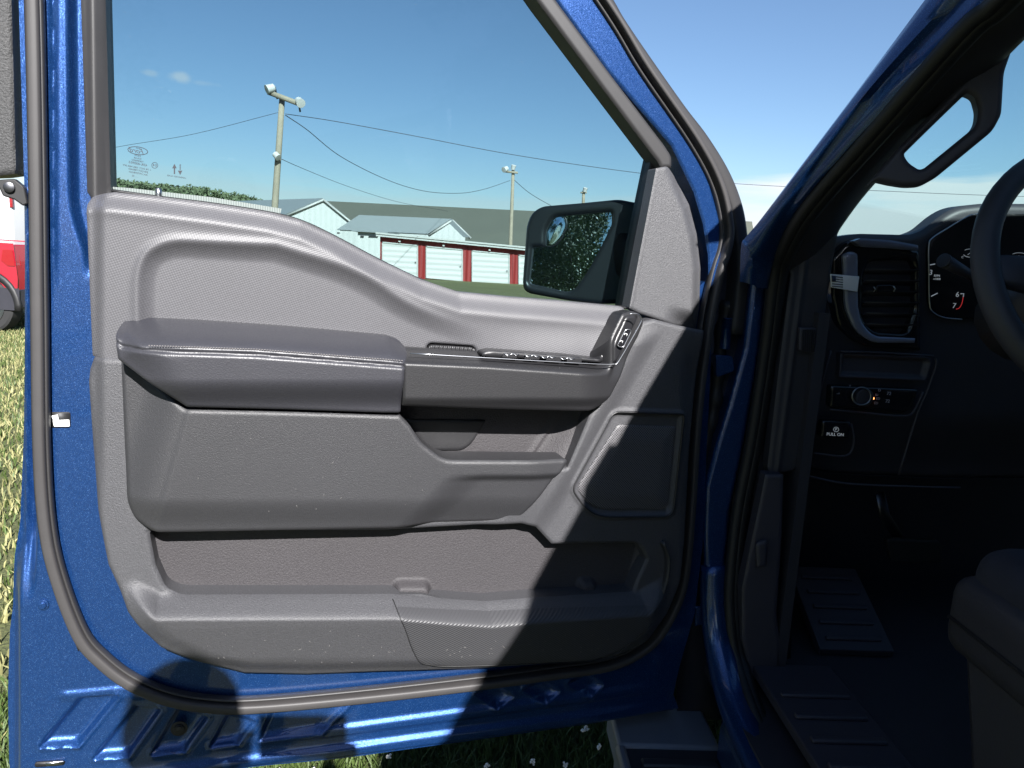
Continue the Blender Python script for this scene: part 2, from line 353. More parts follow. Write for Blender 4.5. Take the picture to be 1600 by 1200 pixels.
# ---------------- door shell
SEALPX=spline([(42,-320),(53,0),(58,240),(61,480),(64,700),(73,825),(92,908),(125,992),(160,1033),(206,1067),(265,1091),(330,1102),(400,1103),(560,1089),(740,1069),(860,1053),(955,1038),(1015,1006),(1050,955),(1068,900),(1078,800),(1088,650),(1104,520),(1122,430),(1134,390),(1137,350),(1122,287),(1085,217),(1008,105),(936,-10),(715,-320)],8)
def shell_h(px,py,d,u,v):
    H=np.zeros_like(px)
    left=sm(50+.02*np.clip(py,0,500),37+.01*np.clip(py,0,500),px)*sm(950,820,py); H-=.03*left                   # rear flange steps back
    H+=.006*np.exp(-((px-34)/5.)**2)*sm(950,800,py)*sm(260,330,py)
    # lower left corner turns back to the edge
    H-=.03*sm(34,12,px)*sm(820,960,py)
    # fold beside window frame
    fx=111+.012*py+22*sm(270,410,py)**2; H-=.016*sm(fx-9,fx+5,px)*sm(440,380,py)*sm(210,180,px)
    H+=.004*np.exp(-((px-84)/5.)**2)*sm(470,380,py)
    # stamped parallelogram recesses
    for pk,dep in (([(64,1166),(126,1092),(184,1087),(122,1163)],.013),([(148,1184),(212,1106),(250,1110),(200,1180)],.013),([(238,1178),(279,1110),(323,1122),(288,1172)],.013),
        ([(330,1166),(356,1118),(396,1128),(371,1160)],.012),([(405,1156),(425,1112),(545,1098),(500,1142)],.007),([(745,1085),(775,1072),(800,1088),(775,1102)],.008),
        ([(820,1077),(848,1066),(872,1080),(850,1094)],.008),([(890,1068),(918,1056),(940,1070),(920,1084)],.008)):
        s=insd(px,py,pk); H-=dep*sm(5,-5,s)
        # bright rolled lip along right and lower edge
        a,b,c=pk[2],pk[3],pk[0]
        for p,q in ((a,b),(b,c)):
            p=np.array(p,float);q=np.array(q,float);ab=q-p;t=np.clip(((px-p[0])*ab[0]+(py-p[1])*ab[1])/(ab@ab),0,1);dd=np.hypot(px-p[0]-t*ab[0],py-p[1]-t*ab[1]); H+=.0022*np.exp(-((dd-3)/4.)**2)
    # lengthwise ridges near the bottom edge
    bot=1262-.1345*px ; e=bot-py                            # pixels above the bottom edge (approx)
    rr=sm(380,560,px)*sm(1060,900,px)
    H+=rr*(.006*sm(62,52,e)-.004*sm(46,40,e)+.007*sm(32,22,e)); H-=.02*sm(14,2,e)*sm(40,140,px)
    H+=.007*np.exp(-((e-22)/9.)**2)*sm(60,160,px)*sm(620,420,px)
    # crease above the recesses
    H+=.003*sm(4,-4,linedist(px,py,(90,1082),(215,1070)))*sm(230,200,px)*sm(85,105,px)*sm(1100,1085,py)
    H-=.004*np.exp(-((linedist(px,py,(96,905),(104,1120)))/6.)**2)*0
    # groove under the trim
    return H
shell=relief(DP,[(9,-330),(18,0),(27,285),(29,400),(29,560),(27,690),(21,830,10),(13,880,8),(10,960),(5,1000),(2,1100),(4,1210),(12,1262,8),(545,1190),(1064,1117,6),(1052,1085),(1062,1040),(1085,960),(1098,850),(1104,700),(1111,560),(1114,430),(1000,520),(800,510),(660,480),(600,450),(400,360),(150,310),(150,285),(137,180),(124,-290),(640,-290),(660,-330)],shell_h,0,step=.0026,back=lambda px,py:np.where(py<280,-.06,-.13))
rframe=relief(DP,[(650,-330),(660,-300),(868,0),(950,112),(1050,228),(1085,300),(1100,350),(1108,400),(1109,450),(1122,450),(1128,390),(1126,345),(1110,285),(1085,228),(1010,116),(930,-2),(895,-50),(700,-330),(650,-330)],lambda px,py,d,u,v:.012+0*px,.012,step=.0026,back=-.045,r=.005)
ow=DP.uv(np.array([20,1075,1112,1112,1000,800,660,600,400,150,25]),np.array([1250,1112,560,440,520,510,480,450,360,310,285]),0.)
outer=(DP.xyz(ow[:,0],ow[:,1],-.131),[list(range(11))],ow)
door=mk('door',[shell,rframe,outer],M_paint,truck,sharp=50)

def D(name,*a,mat_=None,**k): pass
# ---------------- glass, run channels
glasspoly=[(162,-270),(168,0),(178,298),(250,311),(330,321),(420,335),(470,349),(520,372),(590,409),(660,441),(720,461),(800,470),(880,476),(985,486),(1030,250),(1015,236),(950,155),(835,0),(655,-270)]
gz=relief(DP,glasspoly,-.03,-.03,step=.02); mk('window_glass',gz,M_glass,door,smooth=False,solid=.004)
mk('glass_run_channel',[relief(DP,[(114,-300),(126,0),(131,150),(136,300),(150,318),(176,316),(172,298),(168,150),(164,0),(158,-300)],lambda px,py,d,u,v:.004+.007*np.exp(-((px-(146+py*.012))/9)**2)-.004*sm(156+py*.012,166+py*.012,px),.004,step=.0026,back=-.045,r=.002)],M_seal,door)
mk('glass_run_channel',[relief(DP,[(640,-290),(842,3),(936,129),(1020,241),(1029,252,4),(1034,262),(1050,262),(1051,245,8),(1040,228),(952,112),(868,-2),(672,-290)],lambda px,py,d,u,v:.014-.003*np.exp(-((linedist(px,py,(835,0),(1016,243))+12)/3.)**2),.014,step=.0026,back=-.03,r=.005)],M_seal,door)
mk('division_bar',prism(DP,[(1018,246),(1030,252),(1003,380),(989,482),(972,482),(990,380)],-.045,-.012,nref=-.012),M_brubber,door,bevel=.002)
# front weatherstrip outside the blue frame
wp=spline([(720,-325),(918,-20),(962,52),(1045,170),(1085,222),(1118,275),(1138,325),(1146,370),(1150,420),(1140,520)],8)
mk('outer_weatherstrip',tube(DP.hit(wp[:,0],wp[:,1],-.03),.0155,.03,ref=EN,seg=14,flat=True),M_seal,door)
mk('corner_patch',prism(DP,[(1118,270),(1140,300),(1163,368,4),(1166,392),(1150,430),(1132,430),(1130,350)],-.09,-.045),M_seal,door,bevel=.004)
# main door seal
sp=DP.hit(SEALPX[:,0],SEALPX[:,1],.012)
wd=np.interp(np.arange(len(SEALPX)),[0,30,60,90,130,190,215,len(SEALPX)],[.0128,.0118,.012,.0125,.0105,.0095,.007,.007])
mk('door_seal',[tube(sp,wd*.68,.014,ref=EN,seg=14,flat=True),tube(DP.hit(SEALPX[:,0],SEALPX[:,1],.004)+0*sp,wd*.95,.005,ref=EN,seg=8)],M_rubber,door)
# seal lip on the inner side
sl_=[]
q=SEALPX.copy(); t=np.gradient(q,axis=0); nn=np.stack([t[:,1],-t[:,0]],-1)/np.linalg.norm(t,axis=1)[:,None]
li=q+nn*12; mk('seal_lip',tube(DP.hit(li[:,0],li[:,1],.01),.003,.009,ref=EN,seg=8),M_seal,door)
# rear edge black applique with its bracket
mk('pillar_applique',relief(DP,[(-60,-60),(13,-60),(17,0),(24,262,5),(22,271),(0,274),(-60,276)],-.012,-.012,step=.004,back=-.06,r=.004),M_appl,door)
mk('applique_bracket',[prism(DP,[(-8,281),(22,279),(38,292,4),(44,318),(36,322),(22,312),(4,306)],-.03,-.016),],M_brubber,door,bevel=.002)
mk('bracket_bolt',disc(DP.hit(15,293,-.016),EN,.007,.004),M_steel,door)

# ---------------- upper trim panel
scoop=rp([(226,600),(224,410,46),(262,384,30),(430,392),(560,432,60),(640,490,60),(760,528,30),(780,600)])
def up_h(px,py,d,u,v):
    H=.047+.0*px
    belt=np.interp(px,[130,175,250,330,420,470,520,590,660,720,800,880,985],[300,300,308,318,332,345,368,405,438,458,466,472,480])
    b=py-belt; H-=.016*sm(34,0,b); H+=.0015*np.exp(-((b-26)/11)**2)
    s=insd(px,py,scoop); H-=.011*sm(12,-20,s)*sm(780,640,px); H+=.003*np.exp(-((s-10)/8.)**2)*sm(740,600,px)
    H+=.018*sm(520,560,py)*sm(640,560,px)*0
    H-=.014*sm(165,140,px)                                 # rolls away towards the rear edge
    cup=insd(px,py,rp([(668,575),(670,538,8),(742,542,8),(748,575)])); H-=.016*sm(3,-3,cup)
    H+=.010*sm(700,900,px)*sm(500,560,py)
    return H
upper=[(131,318),(137,304,8),(175,299),(250,307),(330,317),(420,331),(470,344),(520,367),(590,404),(660,437),(720,457),(800,465),(880,471),(978,480,4),(986,490),(985,500),(940,575),(900,590),(640,590),(300,560),(180,570),(141,558,3)]
mk('upper_trim_panel',relief(DP,upper,up_h,.045,step=.0026,back=.0,r=.003),M_weave,door)
mk('beltline_seal',tube(DP.hit(*np.array(spline([(178,299),(250,309),(330,319),(420,333),(470,346),(520,369),(590,406),(660,439),(720,459),(800,467),(880,473),(985,481)],5)).T,.0),.003,.02,ref=EN,seg=8),M_brubber,door)
# reflective sill strip of the glass lower edge
mk('glass_edge_strip',prism(DP,[(176,292),(200,293.5),(330,308),(440,326),(438,334),(330,319),(250,308),(178,299)],-.016,-.0125,nref=-.0125),mat('dotted_strip',(.2,.23,.22),.5,bump=('vslats',900,1,.001)),door,smooth=False)
# lock knob
kp=DP.hit(248,309,.012)
mk('lock_knob',[tube([kp-Z*.01,kp+Z*.006,kp+Z*.0125,kp+Z*.014],[.0045,.0045,.0042,.002],ref=EN,seg=16),disc(kp-Z*.004,Z,.0085,.0025)],M_satin,door)

# ---------------- sail panel (mirror corner)
sail=[(1030,262),(1050,258,6),(1066,272),(1080,293),(1093,318),(1105,365),(1111,420),(1109,480),(1103,517),(1060,509),(1003,490),(987,482)]
def sail_h(px,py,d,u,v):
    H=.042+0*px; l=linedist(px,py,(1034,258),(992,484)); H-=.012*sm(18,4,-l)+0; H+=.004*np.exp(-((l+7)/4.)**2)
    H-=.00*px; H-=.022*sm(34,0,d*1000)*sm(1040,1080,px)
    return H
mk('sail_panel',relief(DP,sail,sail_h,.04,step=.0024,back=0,r=.004),M_sail,door)

# ---------------- lower trim panel with two openings
lower=[(143,560,3),(182,561),(400,590),(900,600),(1000,505),(1024,499,3),(1062,509),(1103,517),(1096,600),(1084,720),(1074,850),(1066,910),(1046,962),(1012,1001),(965,1027),(900,1041),(780,1050),(640,1060),(480,1068),(380,1066),(310,1043),(252,1011),(200,955),(168,885),(151,800),(141,700),(134,600),(136,580)]
hole1=[(232,832),(600,830),(815,818),(838,824),(864,852),(1000,850,10),(1012,875),(998,905),(990,926),(830,936),(760,942),(700,938),(612,930),(280,931,14),(258,921,10),(242,885)]
hole2=[(560,620),(935,625),(919,648),(885,730),(600,730)]
spk=rp([(958,643,12),(1069,647,5),(1051,807,16),(925,808,30),(893,764,12)])
def low_h(px,py,d,u,v):
    H=.052+0*px
    H-=.012*sm(165,140,px)*sm(900,700,py)
    # pocket front wall swells out below its lip
    q=linedist(px,py,(205,930),(262,962))                  # diagonal crease on the rear column
    base=np.interp(px,[165,250,612,700,760,830,1000,1040],[880,930,930,938,942,936,926,900])
    e=py-base; H+=(.040*sm(-4,24,e)-.00038*np.maximum(e-22,0))*sm(180,262,px+(py-930)*.6)*sm(1055,1000,px)
    H-=.008*sm(1020,1060,py)*sm(150,260,px)
    H-=.010*sm(40,0,d*1000)*sm(930,1000,py)
    # speaker surround: raised bead then dish
    s=insd(px,py,spk); H+=.004*np.exp(-((s-1)/3.2)**2); H-=.004*sm(0,-8,s)
    # raised band that runs down from the pull bar to the pocket
    a=linedist(px,py,(1040,505),(868,800)); H+=.012*sm(8,-26,a)*sm(-95,-60,a)*sm(880,760,py)*sm(505,540,py)
    H-=.014*sm(520,600,py)*sm(1060,1095,px)
    H+=.008*sm(800,840,py)*sm(880,840,py)*sm(980,860,px)*sm(800,850,px)*0
    return H
mk('lower_trim_panel',relief(DP,lower,low_h,.055,holes=[hole1,hole2],step=.0026,back=.002,r=.006),M_grain,door)
# pocket liners
def lin_h(px,py,d,u,v):
    H=.016+0*px
    bump=insd(px,py,rp([(615,960),(617,908,10),(668,908,10),(672,960)])); H+=.022*sm(5,-5,bump)
    b2=insd(px,py,rp([(722,960),(724,934,6),(748,934,6),(752,960)])); H+=.018*sm(4,-4,b2)
    b3=insd(px,py,rp([(900,935),(905,905,6),(925,905,6),(935,940)])); H+=.018*sm(5,-5,b3)
    rib=insd(px,py,rp([(985,925),(1006,850,8),(1034,846),(1044,870),(1040,925)])); H+=.03*sm(12,-10,rib)
    return H
mk('pocket_liner',relief(DP,[(222,780),(900,780),(1040,815),(1040,950),(222,950)],lin_h,.016,step=.0026),M_liner,door)
def lin2_h(px,py,d,u,v):
    l=linedist(px,py,(861,662),(823,718)); return .010+.028*sm(0,52,-l if True else l)+.006*np.exp(-((l)/5.)**2)
mk('cubby_liner',relief(DP,[(560,600),(960,600),(960,735),(560,735)],lambda px,py,d,u,v:.006+.03*sm(0,46,(px-(861-(py-662)*.68)))+.004*np.exp(-((px-(861-(py-662)*.68))/5.)**2),.006,step=.0026),M_liner,door)
mk('cubby_insert',relief(DP,[(632,655),(760,657),(737,694,12),(722,704,8),(668,704,10)],.010,.010,step=.003,back=.005,r=.002),M_pull,door)
# pocket end rib (seen in the shade)
mk('pocket_end_rib',tube(DP.hit(*np.array(spline([(1034,846),(1042,870),(1040,900),(1032,925)],6)).T,.055),.004,.012,ref=EN),M_low,door)
# ---------------- bolster
bol=[(184,561),(290,637),(450,641),(600,646),(624,647),(640,664),(657,690,10),(692,717,16),(885,718,4),(888,722),(880,736),(815,821,6),(600,828),(300,834),(238,835,14),(206,815,10),(196,790,10),(190,700)]
def bol_h(px,py,d,u,v):
    H=.088+0*px-.012*sm(640,760,py)*0; l=linedist(px,py,(293,637),(232,850)); H-=.026*sm(0,85,-l)+.003*sm(-8,6,-l)   # left facet falls away
    H-=.014*sm(775,832,py); H-=.008*sm(715,740,py)*0
    fc=sm(738,752,py)*sm(0,55,linedist(px,py,(690,742),(628,812))); H-=fc*(.010+.00012*np.maximum(py-745,0))
    H-=.012*sm(820,900,px)
    return H
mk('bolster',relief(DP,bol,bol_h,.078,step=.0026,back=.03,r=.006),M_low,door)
# ---------------- armrest pad
pad=[(178,520,6),(182,507,6),(198,502,6),(300,506),(450,516),(610,530),(630,536,8),(640,549,6),(630,565),(627,600),(627,646,4),(600,646),(450,641),(291,637,3),(184,562,4)]
seamx=[178,190,225,400,630,640]; seamy=[533,541,545,551,569,569]
def pad_h(px,py,d,u,v):
    top=np.interp(px,[178,198,300,450,610,640],[504,502,506,516,530,545]); seam=np.interp(px,seamx,seamy); t=np.clip((py-top)/(seam-top),0,1.0)
    H=.058+.062*np.sin(t*math.pi/2)**1.0
    s=py-seam; H-=.0045*np.exp(-(s/2.0)**2); H+=.002*sm(0,6,s)
    H-=.026*sm(588,642,py)*sm(0,1,s)
    H-=.022*sm(60,0,d*1000)*sm(300,180,px)
    return H
mk('armrest_pad',relief(DP,pad,pad_h,.1,step=.0022,back=.03,r=.004),M_leather,door)
st=[]
sx=np.arange(232,628,4.2)
for x in sx:
    y=np.interp(x,seamx,seamy)-5.5; a=DP.hit(x,y,.1195); b=DP.hit(x+2.6,y+.3,.1195); st.append(tube([a,(a+b)/2+EN*.0006,b],[.0006,.0008,.0006],ref=EN,seg=6))
mk('stitching',st,mat('grey_thread',(.16,.15,.15),.7),door)
# ---------------- pull bar
pull=[(628,550,3),(640,549),(760,556),(930,564),(942,556,5),(981,492,4),(1000,488,4),(1019,496,8),(1024,508,5),(1015,530),(990,575),(949,634,12),(926,643,6),(800,640),(700,637),(628,634,3)]
def pull_h(px,py,d,u,v):
    fx=.118-.04*sm(900,1015,px); top=np.interp(px,[628,760,930,2000],[552,558,570,570]); e=py-top
    side=linedist(px,py,(1003,500),(962,572))              # band right of the bezel line
    arm=sm(935,960,px)
    H=fx-.055*(1-np.sin(np.clip(e/16,0,1)*math.pi/2))*(1-arm)
    H-=arm*.012*sm(-2,8,side)*sm(600,560,py)
    H-=.012*sm(618,640,py)
    return H
mk('pull_bar',relief(DP,pull,pull_h,.105,step=.0022,back=.045,r=.005),M_pull,door)
# switch bezel and switches
bez=[(940,562),(948,553,6),(982,495,5),(998,494,6),(1001,502,4),(965,562,5),(955,568,5),(880,562),(765,558),(752,556),(757,550,4),(770,548,4),(885,556),(930,561)]
mk('switch_bezel',relief(DP,bez,lambda px,py,d,u,v:.093*(1-sm(936,956,px))+sm(936,956,px)*(pull_h(px,py,d,u,v)+.0015),.094,step=.0022,back=.06,r=.003),mat('satin_bezel',(.016,.016,.018),.4),door)
mk('bezel_trim_line',linestrip(DP,spline([(984,490),(997,491),(1002,497),(1001,504),(985,533),(966,565),(958,569),(935,569),(860,565),(640,552)],6),1.6,.108,.0012),M_satin,door)
ls=rp([(978,514,4),(987,516,4),(974,543,4),(964,541,4)])
LN=.1;mk('lock_switch',prism(DP,ls,LN-.006,LN+.0005),M_black,door,bevel=.001)
mk('lock_switch_ring',linestrip(DP,ls,1.4,LN+.001,.0008,closed=True),M_chrome,door)
g=[]
for (x,y) in ((978,524),(971,535)):
    g.append(linestrip(DP,[(x-3,y-1),(x-1,y-3),(x+2,y-2),(x+1,y+1)],1.1,LN+.0015))
mk('lock_symbols',g,M_white,door)
g=[]
for x in (793,825,850,880):
    y=554+(x-793)*.075
    for dx,a in ((0,3),(7,-2.5),(13,3)): g.append(linestrip(DP,[(x+dx-5,y-a*.6),(x+dx,y+a*.5),(x+dx+5,y-a*.2)],1.5,.0965,.001))
mk('window_switch_edges',g,M_chrome,door)
g=[]
for x in (797,832,866,898):
    y=555+(x-797)*.07; g.append(prism(DP,rp([(x-13,y+4,2),(x-10,y-3,2),(x+12,y-2,2),(x+11,y+5,2)]),.088,.0962))
mk('window_switch',g,MATS['satin_bezel'],door,bevel=.0008)
mk('pull_cup',relief(DP,rp([(667,557),(670,539,8),(742,543,8),(748,560)]),lambda px,py,d,u,v:.044+.0012*np.sin((px+py*.4)*.95),.044,step=.0015,back=.03,r=.002),M_pull,door)
# ---------------- speaker grille
def dots():
    m=mat('perforated_grille',(.11,.108,.12),.5); nt=m.node_tree;N=nt.nodes;L=nt.links;b=N['Principled BSDF']
    tc=N.new('ShaderNodeTexCoord'); mp=N.new('ShaderNodeMapping'); mp.inputs['Scale'].default_value=(300,300,1); mp.inputs['Rotation'].default_value=(0,0,.785); L.new(tc.outputs['UV'],mp.inputs[0])
    v=N.new('ShaderNodeTexVoronoi'); v.voronoi_dimensions='2D'; v.inputs['Scale'].default_value=1; v.inputs['Randomness'].default_value=0; L.new(mp.outputs[0],v.inputs[0])
    cr=N.new('ShaderNodeValToRGB'); e=cr.color_ramp.elements; e[0].position=.3; e[0].color=(.004,.004,.004,1); e[1].position=.38; e[1].color=(.11,.107,.115,1); L.new(v.outputs['Distance'],cr.inputs[0]); L.new(cr.outputs[0],b.inputs['Base Color'])
    return m
mk('speaker_grille',relief(DP,[(966,664,6),(1057,667,4),(1044,796,14),(928,797,26),(901,764,10)],lambda px,py,d,u,v:.051+.004*sm(0,.03,d),.052,step=.003,back=.045,r=.002),dots(),door)
mk('grille_ring',linestrip(DP,spk,3,.0555,.003,closed=True),M_pull,door)
# ---------------- pocket insert
ins=[(613,931),(660,932),(700,939),(760,943),(830,937),(1020,927),(1008,962,14),(968,1008,16),(925,1029,14),(700,1040,16),(655,1035,10),(641,1005,10)]
def ins_h(px,py,d,u,v): return low_h(px,py,np.full_like(d,.05),u,v)+.0007-.0058*(1-sm(0,14,py-np.interp(px,[612,700,760,830,1020],[930,938,942,936,926])))
mk('pocket_insert',relief(DP,ins,ins_h,.055,step=.0026,back=.04,r=.001),M_insert,door)
sq=spline([(613,934),(628,968),(641,1005),(655,1031),(672,1037),(700,1040),(800,1035),(925,1029),(968,1008),(1008,962)],8); uvq=DP.uv(sq[:,0],sq[:,1],.055); hq=low_h(sq[:,0],sq[:,1],np.full(len(sq),.05),0,0)
mk('insert_seam',tube(DP.xyz(uvq[:,0],uvq[:,1],hq),.0009,.0012,ref=EN,seg=6),M_brubber,door)

def flecks(n,poly,hf,nref,name,m):
    pg=np.array(poly,float); lo=pg.min(0); hi=pg.max(0); g=[]
    while len(g)<n:
        p=rng.uniform(lo,hi); 
        if insd(np.array([p[0]]),np.array([p[1]]),pg)[0]>-10: continue
        a=rng.uniform(0,math.pi); l=abs(rng.normal(0,2.2))+.8; q=np.array([[p[0],p[1]],[p[0]+l*math.cos(a),p[1]+l*math.sin(a)]]); uvp=DP.uv(q[:,0],q[:,1],nref); h=hf(q[:,0],q[:,1],np.full(2,.05),0,0)+.0003
        g.append(tube(DP.xyz(uvp[:,0],uvp[:,1],h),.00022,.00015,ref=EN,seg=4))
    o=mk(name,g,m,door); o['kind']='stuff'; return o
M_dust=mat('pale_dust',(.22,.21,.2),.9)
flecks(26,[(270,960),(620,960),(640,1040),(380,1050),(300,1030)],low_h,.055,'dust_flecks',M_dust)
flecks(40,[(660,985),(980,960),(930,1020),(700,1032)],lambda *a:ins_h(*a),.055,'dust_flecks',M_dust)
flecks(16,[(320,650),(600,655),(700,730),(860,730),(800,800),(260,815)],bol_h,.078,'dust_flecks',M_dust)
# ---------------- small door hardware
mk('latch_slot',prism(DP,[(78,644,3),(110,644,4),(110,668,4),(80,668,3)],-.001,.0015),M_brubber,door)
mk('latch_striker_plate',[prism(DP,[(82,657),(108,656),(109,667,2),(84,667,2)],.0,.003),prism(DP,[(80,650),(90,648),(92,657),(84,660)],.0,.003)],mat('white_latch_metal',(.7,.7,.68),.35),door,bevel=.0008)
def screw(px,py,r,name,m): 
    p=DP.hit(px,py,.001); mk(name,[disc(p,EN,r*1.25,.0015),disc(p+EN*.0012,EN,r*.8,.003,dome=1)],m,door)
screw(67,945,.0065,'edge_screw',M_paint)
screw(280,1138,.0105,'rubber_plug',M_brubber)
screw(614,1167,.005,'drain_clip',M_satin)
mk('plug_centre',disc(DP.hit(280,1138,.006),EN,.004,.002),M_seal,door)
mk('drain_slot',prism(DP,rp([(54,1192,5),(100,1189,5),(100,1196,5),(54,1199,5)]),0,.0035),M_brubber,door)
mk('drain_slot_liner',prism(DP,rp([(70,1192,4),(101,1189,4),(100,1194,4),(72,1197,4)]),.003,.0042),M_satin,door)
mk('seal_clip',prism(DP,[(117,1004),(128,1012),(122,1018)],.0,.012),M_brubber,door)
# etched print on the glass
def etch():
    n=-.0265; g=[]
    a=np.linspace(0,2*math.pi,40,endpoint=False); ell=np.stack([215.3+15.5*np.cos(a),235.5+6*np.sin(a)+.12*15.5*np.cos(a)],-1)
    g.append(linestrip(DP,ell,1.1,n,.0004,closed=True))
    g.append(text(DP,'Ford',214.5,236,7.5,n,True,rot=-.12,shear=.45))
    g.append(text(DP,'CARLITE',217,232.2,1.6,n,True,rot=-.12))
    for i,(s,x,y,hh) in enumerate((('DRTV',215,243.5,2.6),('SOLAR',215,247.5,2.6),('TEMPERED',215,251.5,2.6),('43R-000953',215.5,256,3.9),('+ TR DOT 1085 M04 5PT',214,262,2.7),('JNH JOT M85AS5',216,266.5,2.7),('AA.1197SYBULH',216,271,2.7),('. . . 22',211,275.5,2.6),('. .',211,279,2.6))):
        g.append(text(DP,s,x,y,hh,n,True,rot=-.12))
    c=np.stack([241.8+4.6*np.cos(a),258.3+4.6*np.sin(a)],-1); g.append(linestrip(DP,c,.8,n,.0004,closed=True)); g.append(text(DP,'E4',241.8,258.3,4.2,n,True))
    g.append(prism(DP,[(271.5,262),(273.5,262),(273.5,272),(271.5,272)],n-.0003,n+.0003)); g.append(prism(DP,[(269,263),(272.5,256),(276,263)],n-.0003,n+.0003))
    for yy in (257,260,263): g.append(prism(DP,[(280.5,yy),(282.5,yy),(282.5,yy+2),(280.5,yy+2)],n-.0003,n+.0003))
    g.append(prism(DP,[(277.8,266.5),(284.8,266.5),(281.4,273.5)],n-.0003,n+.0003))
    g.append(text(DP,'LAMINATED GLASS',276,276.3,2.3,n,True,rot=-.08))
    mk('glass_marking',g,M_etch,door,smooth=False)
etch()
# ---------------- exterior mirror
MN=nrm(nrm([-.42,-.9,.10])-nrm(ray(895,395)))           # mirror normal sends the view to the tree behind
mo=DP.hit(895,395,-.16); me1=nrm(np.cross(MN,Z))*-1; me2=nrm(np.cross(MN,me1)); 
if me2[2]<0: me2=-me2
if me1[0]<0: me1=-me1
MP=Pl(mo,me1,me2,MN)
house=[(815,449,14),(822,352,10),(830,332,10),(846,322,8),(905,317),(966,311,8),(1003,318),(1012,330),(1016,400),(1000,474),(935,475),(890,470),(824,458,8)]
glassm=[(825,443,6),(831,386),(851,385),(852,358,8),(864,338,8),(955,330,5),(955,350),(945,372),(922,416),(898,452,8),(884,456,4)]
mk('mirror_housing',[relief(MP,house,lambda px,py,d,u,v:.012+0*px,.012,holes=[glassm],step=.003,back=-.06,r=.008),prism(MP,[(850,442,14),(856,345,14),(905,330),(1000,330),(1016,400),(1000,470)],-.10,-.055,nref=-.055)],M_black if False else mat('satin_black_plastic',(.018,.018,.02),.35,bump=('noise',300,.15,.0005)),door)
mk('mirror_arm',tube([MP.hit(985,400,-.03),DP.hit(1010,410,-.08),DP.hit(1030,420,-.04)],[.05,.045,.05],ref=Z,seg=16,flat=True),MATS['satin_black_plastic'],door)
mk('mirror_glass',relief(MP,[(821,448),(828,352),(858,332),(962,325),(962,350),(905,460)],lambda px,py,d,u,v:0*px,0,step=.006,back=-.004),M_mirror,door,smooth=False)
mk('blind_spot_mirror',[relief(MP,[(853,384,2),(853,358,8),(864,339,8),(881,336),(885,352,6),(876,373,8),(864,384,4)],lambda px,py,d,u,v:.002+.003*sm(0,.03,d),.002,step=.002,back=0)],M_mirror,door)
mk('blind_spot_ring',linestrip(MP,spline([(853,385),(865,384),(876,374),(885,352),(881,337)],5),1.6,.003,.0015),M_brubber,door)
mk('mirror_bolt',tube([DP.hit(969,454,-.04),DP.hit(979,453,-.04)],.0022,ref=Z),M_chrome,door)

# ---------------- hinge area
def thing_box(name,c,s,m,parent,bev=.003,ax=None): return mk(name,box(c,s,ax),m,parent,bevel=bev)
hp=TB(.03)
mk('hinge_upper',[prism(hp,[(1118,555,4),(1145,556,6),(1148,580,6),(1120,590,4)],-.03,.03),disc(hp.hit(1132,545,.02),Z,.01,.06)],M_paint,door,bevel=.003)
mk('hinge_lower',[prism(hp,[(1085,948,4),(1112,948,6),(1114,972,6),(1086,980,4)],-.03,.02)],M_paint,door,bevel=.003)
mk('door_check_strap',[tube([hp.hit(1092,760,.01),hp.hit(1136,762,.03)],.006,.004,ref=Z,seg=8),disc(hp.hit(1136,762,.02),-TF,.012,.012)],M_brubber,door)
bo=spline([(1138,470),(1128,520),(1120,600),(1112,650),(1100,700),(1095,740)],6)
mk('wiring_boot',tube(hp.hit(bo[:,0],bo[:,1],.0),.014+.0025*np.sin(np.arange(len(bo))*1.4),ref=TF,seg=12),M_brubber,door)

# ---------------- body: hinge pillar, A pillar, sill
bp=TB(.02)
strip=np.array([(1176,385),(1175,440),(1163,545),(1140,630),(1118,700),(1102,760),(1100,840),(1104,930),(1110,1000),(1124,1080),(1150,1180),(1165,1260),(1240,1260),(1200,1180),(1165,1100),(1142,1020),(1132,950),(1132,900),(1141,800),(1162,700),(1186,560),(1200,440),(1212,385)],float)
def strip_h(px,py,d,u,v): return .03+0*px
gb=[relief(bp,[tuple(p) for p in strip],strip_h,.03,step=.004,back=-.05,r=.008)]
mk('shade_dark_hinge_plate',prism(bp,[(1060,385),(1178,385),(1165,545),(1130,700),(1115,840),(1125,1000),(1150,1130),(1060,1130)],-.02,-.012,nref=0),M_dark,truck)   # recessed blue pillar face behind the gap, coloured dark in place of shade
# A pillar outer skin: skin between rails
def rail(pts): return np.array(pts,float)
A0=np.array([[.335,1.43,1.454],[.356,1.30,1.57],[.409,1.19,1.671],[.456,1.087,1.762],[.50,.95,1.86]])
# outer edge from the traced line, at depths where its shadow falls as in the photo
def at_y(px,py,y): r=ray(px,py); return CAM+r*(y/r[...,1])[...,None]
def PY(px,py,y): r=ray(px,py); return CAM+r*(y/r[1])
eL=[(1156,440,1.37),(1158,385,1.34),(1165,371,1.33),(1190,341,1.30),(1256,253,1.22),(1350,128,1.14),(1445,0,1.085),(1500,-75,1.02),(1590,-200,.86)]
e1=[(1178,446,1.36),(1176,402,1.33),(1184,392,1.32),(1206,352,1.285),(1262,265,1.205),(1364,132,1.11),(1492,-8,1.04),(1555,-80,.97),(1660,-200,.88)]
e2=[(1200,452,1.385),(1204,420,1.36),(1214,395,1.34),(1228,358,1.30),(1256,312,1.24),(1366,187,1.12),(1546,0,1.0),(1620,-75,.94),(1720,-200,.85)]
def mid(a,b,k,out):
    a=np.array(a);b=np.array(b); return a*(1-k)+b*k+np.array(out)
L0=[PY(*p) for p in eL]; L1=[PY(*p) for p in e1]; L2=[PY(*p) for p in e2]
rows=[]
nb=np.array([-.6,-.55,.3])
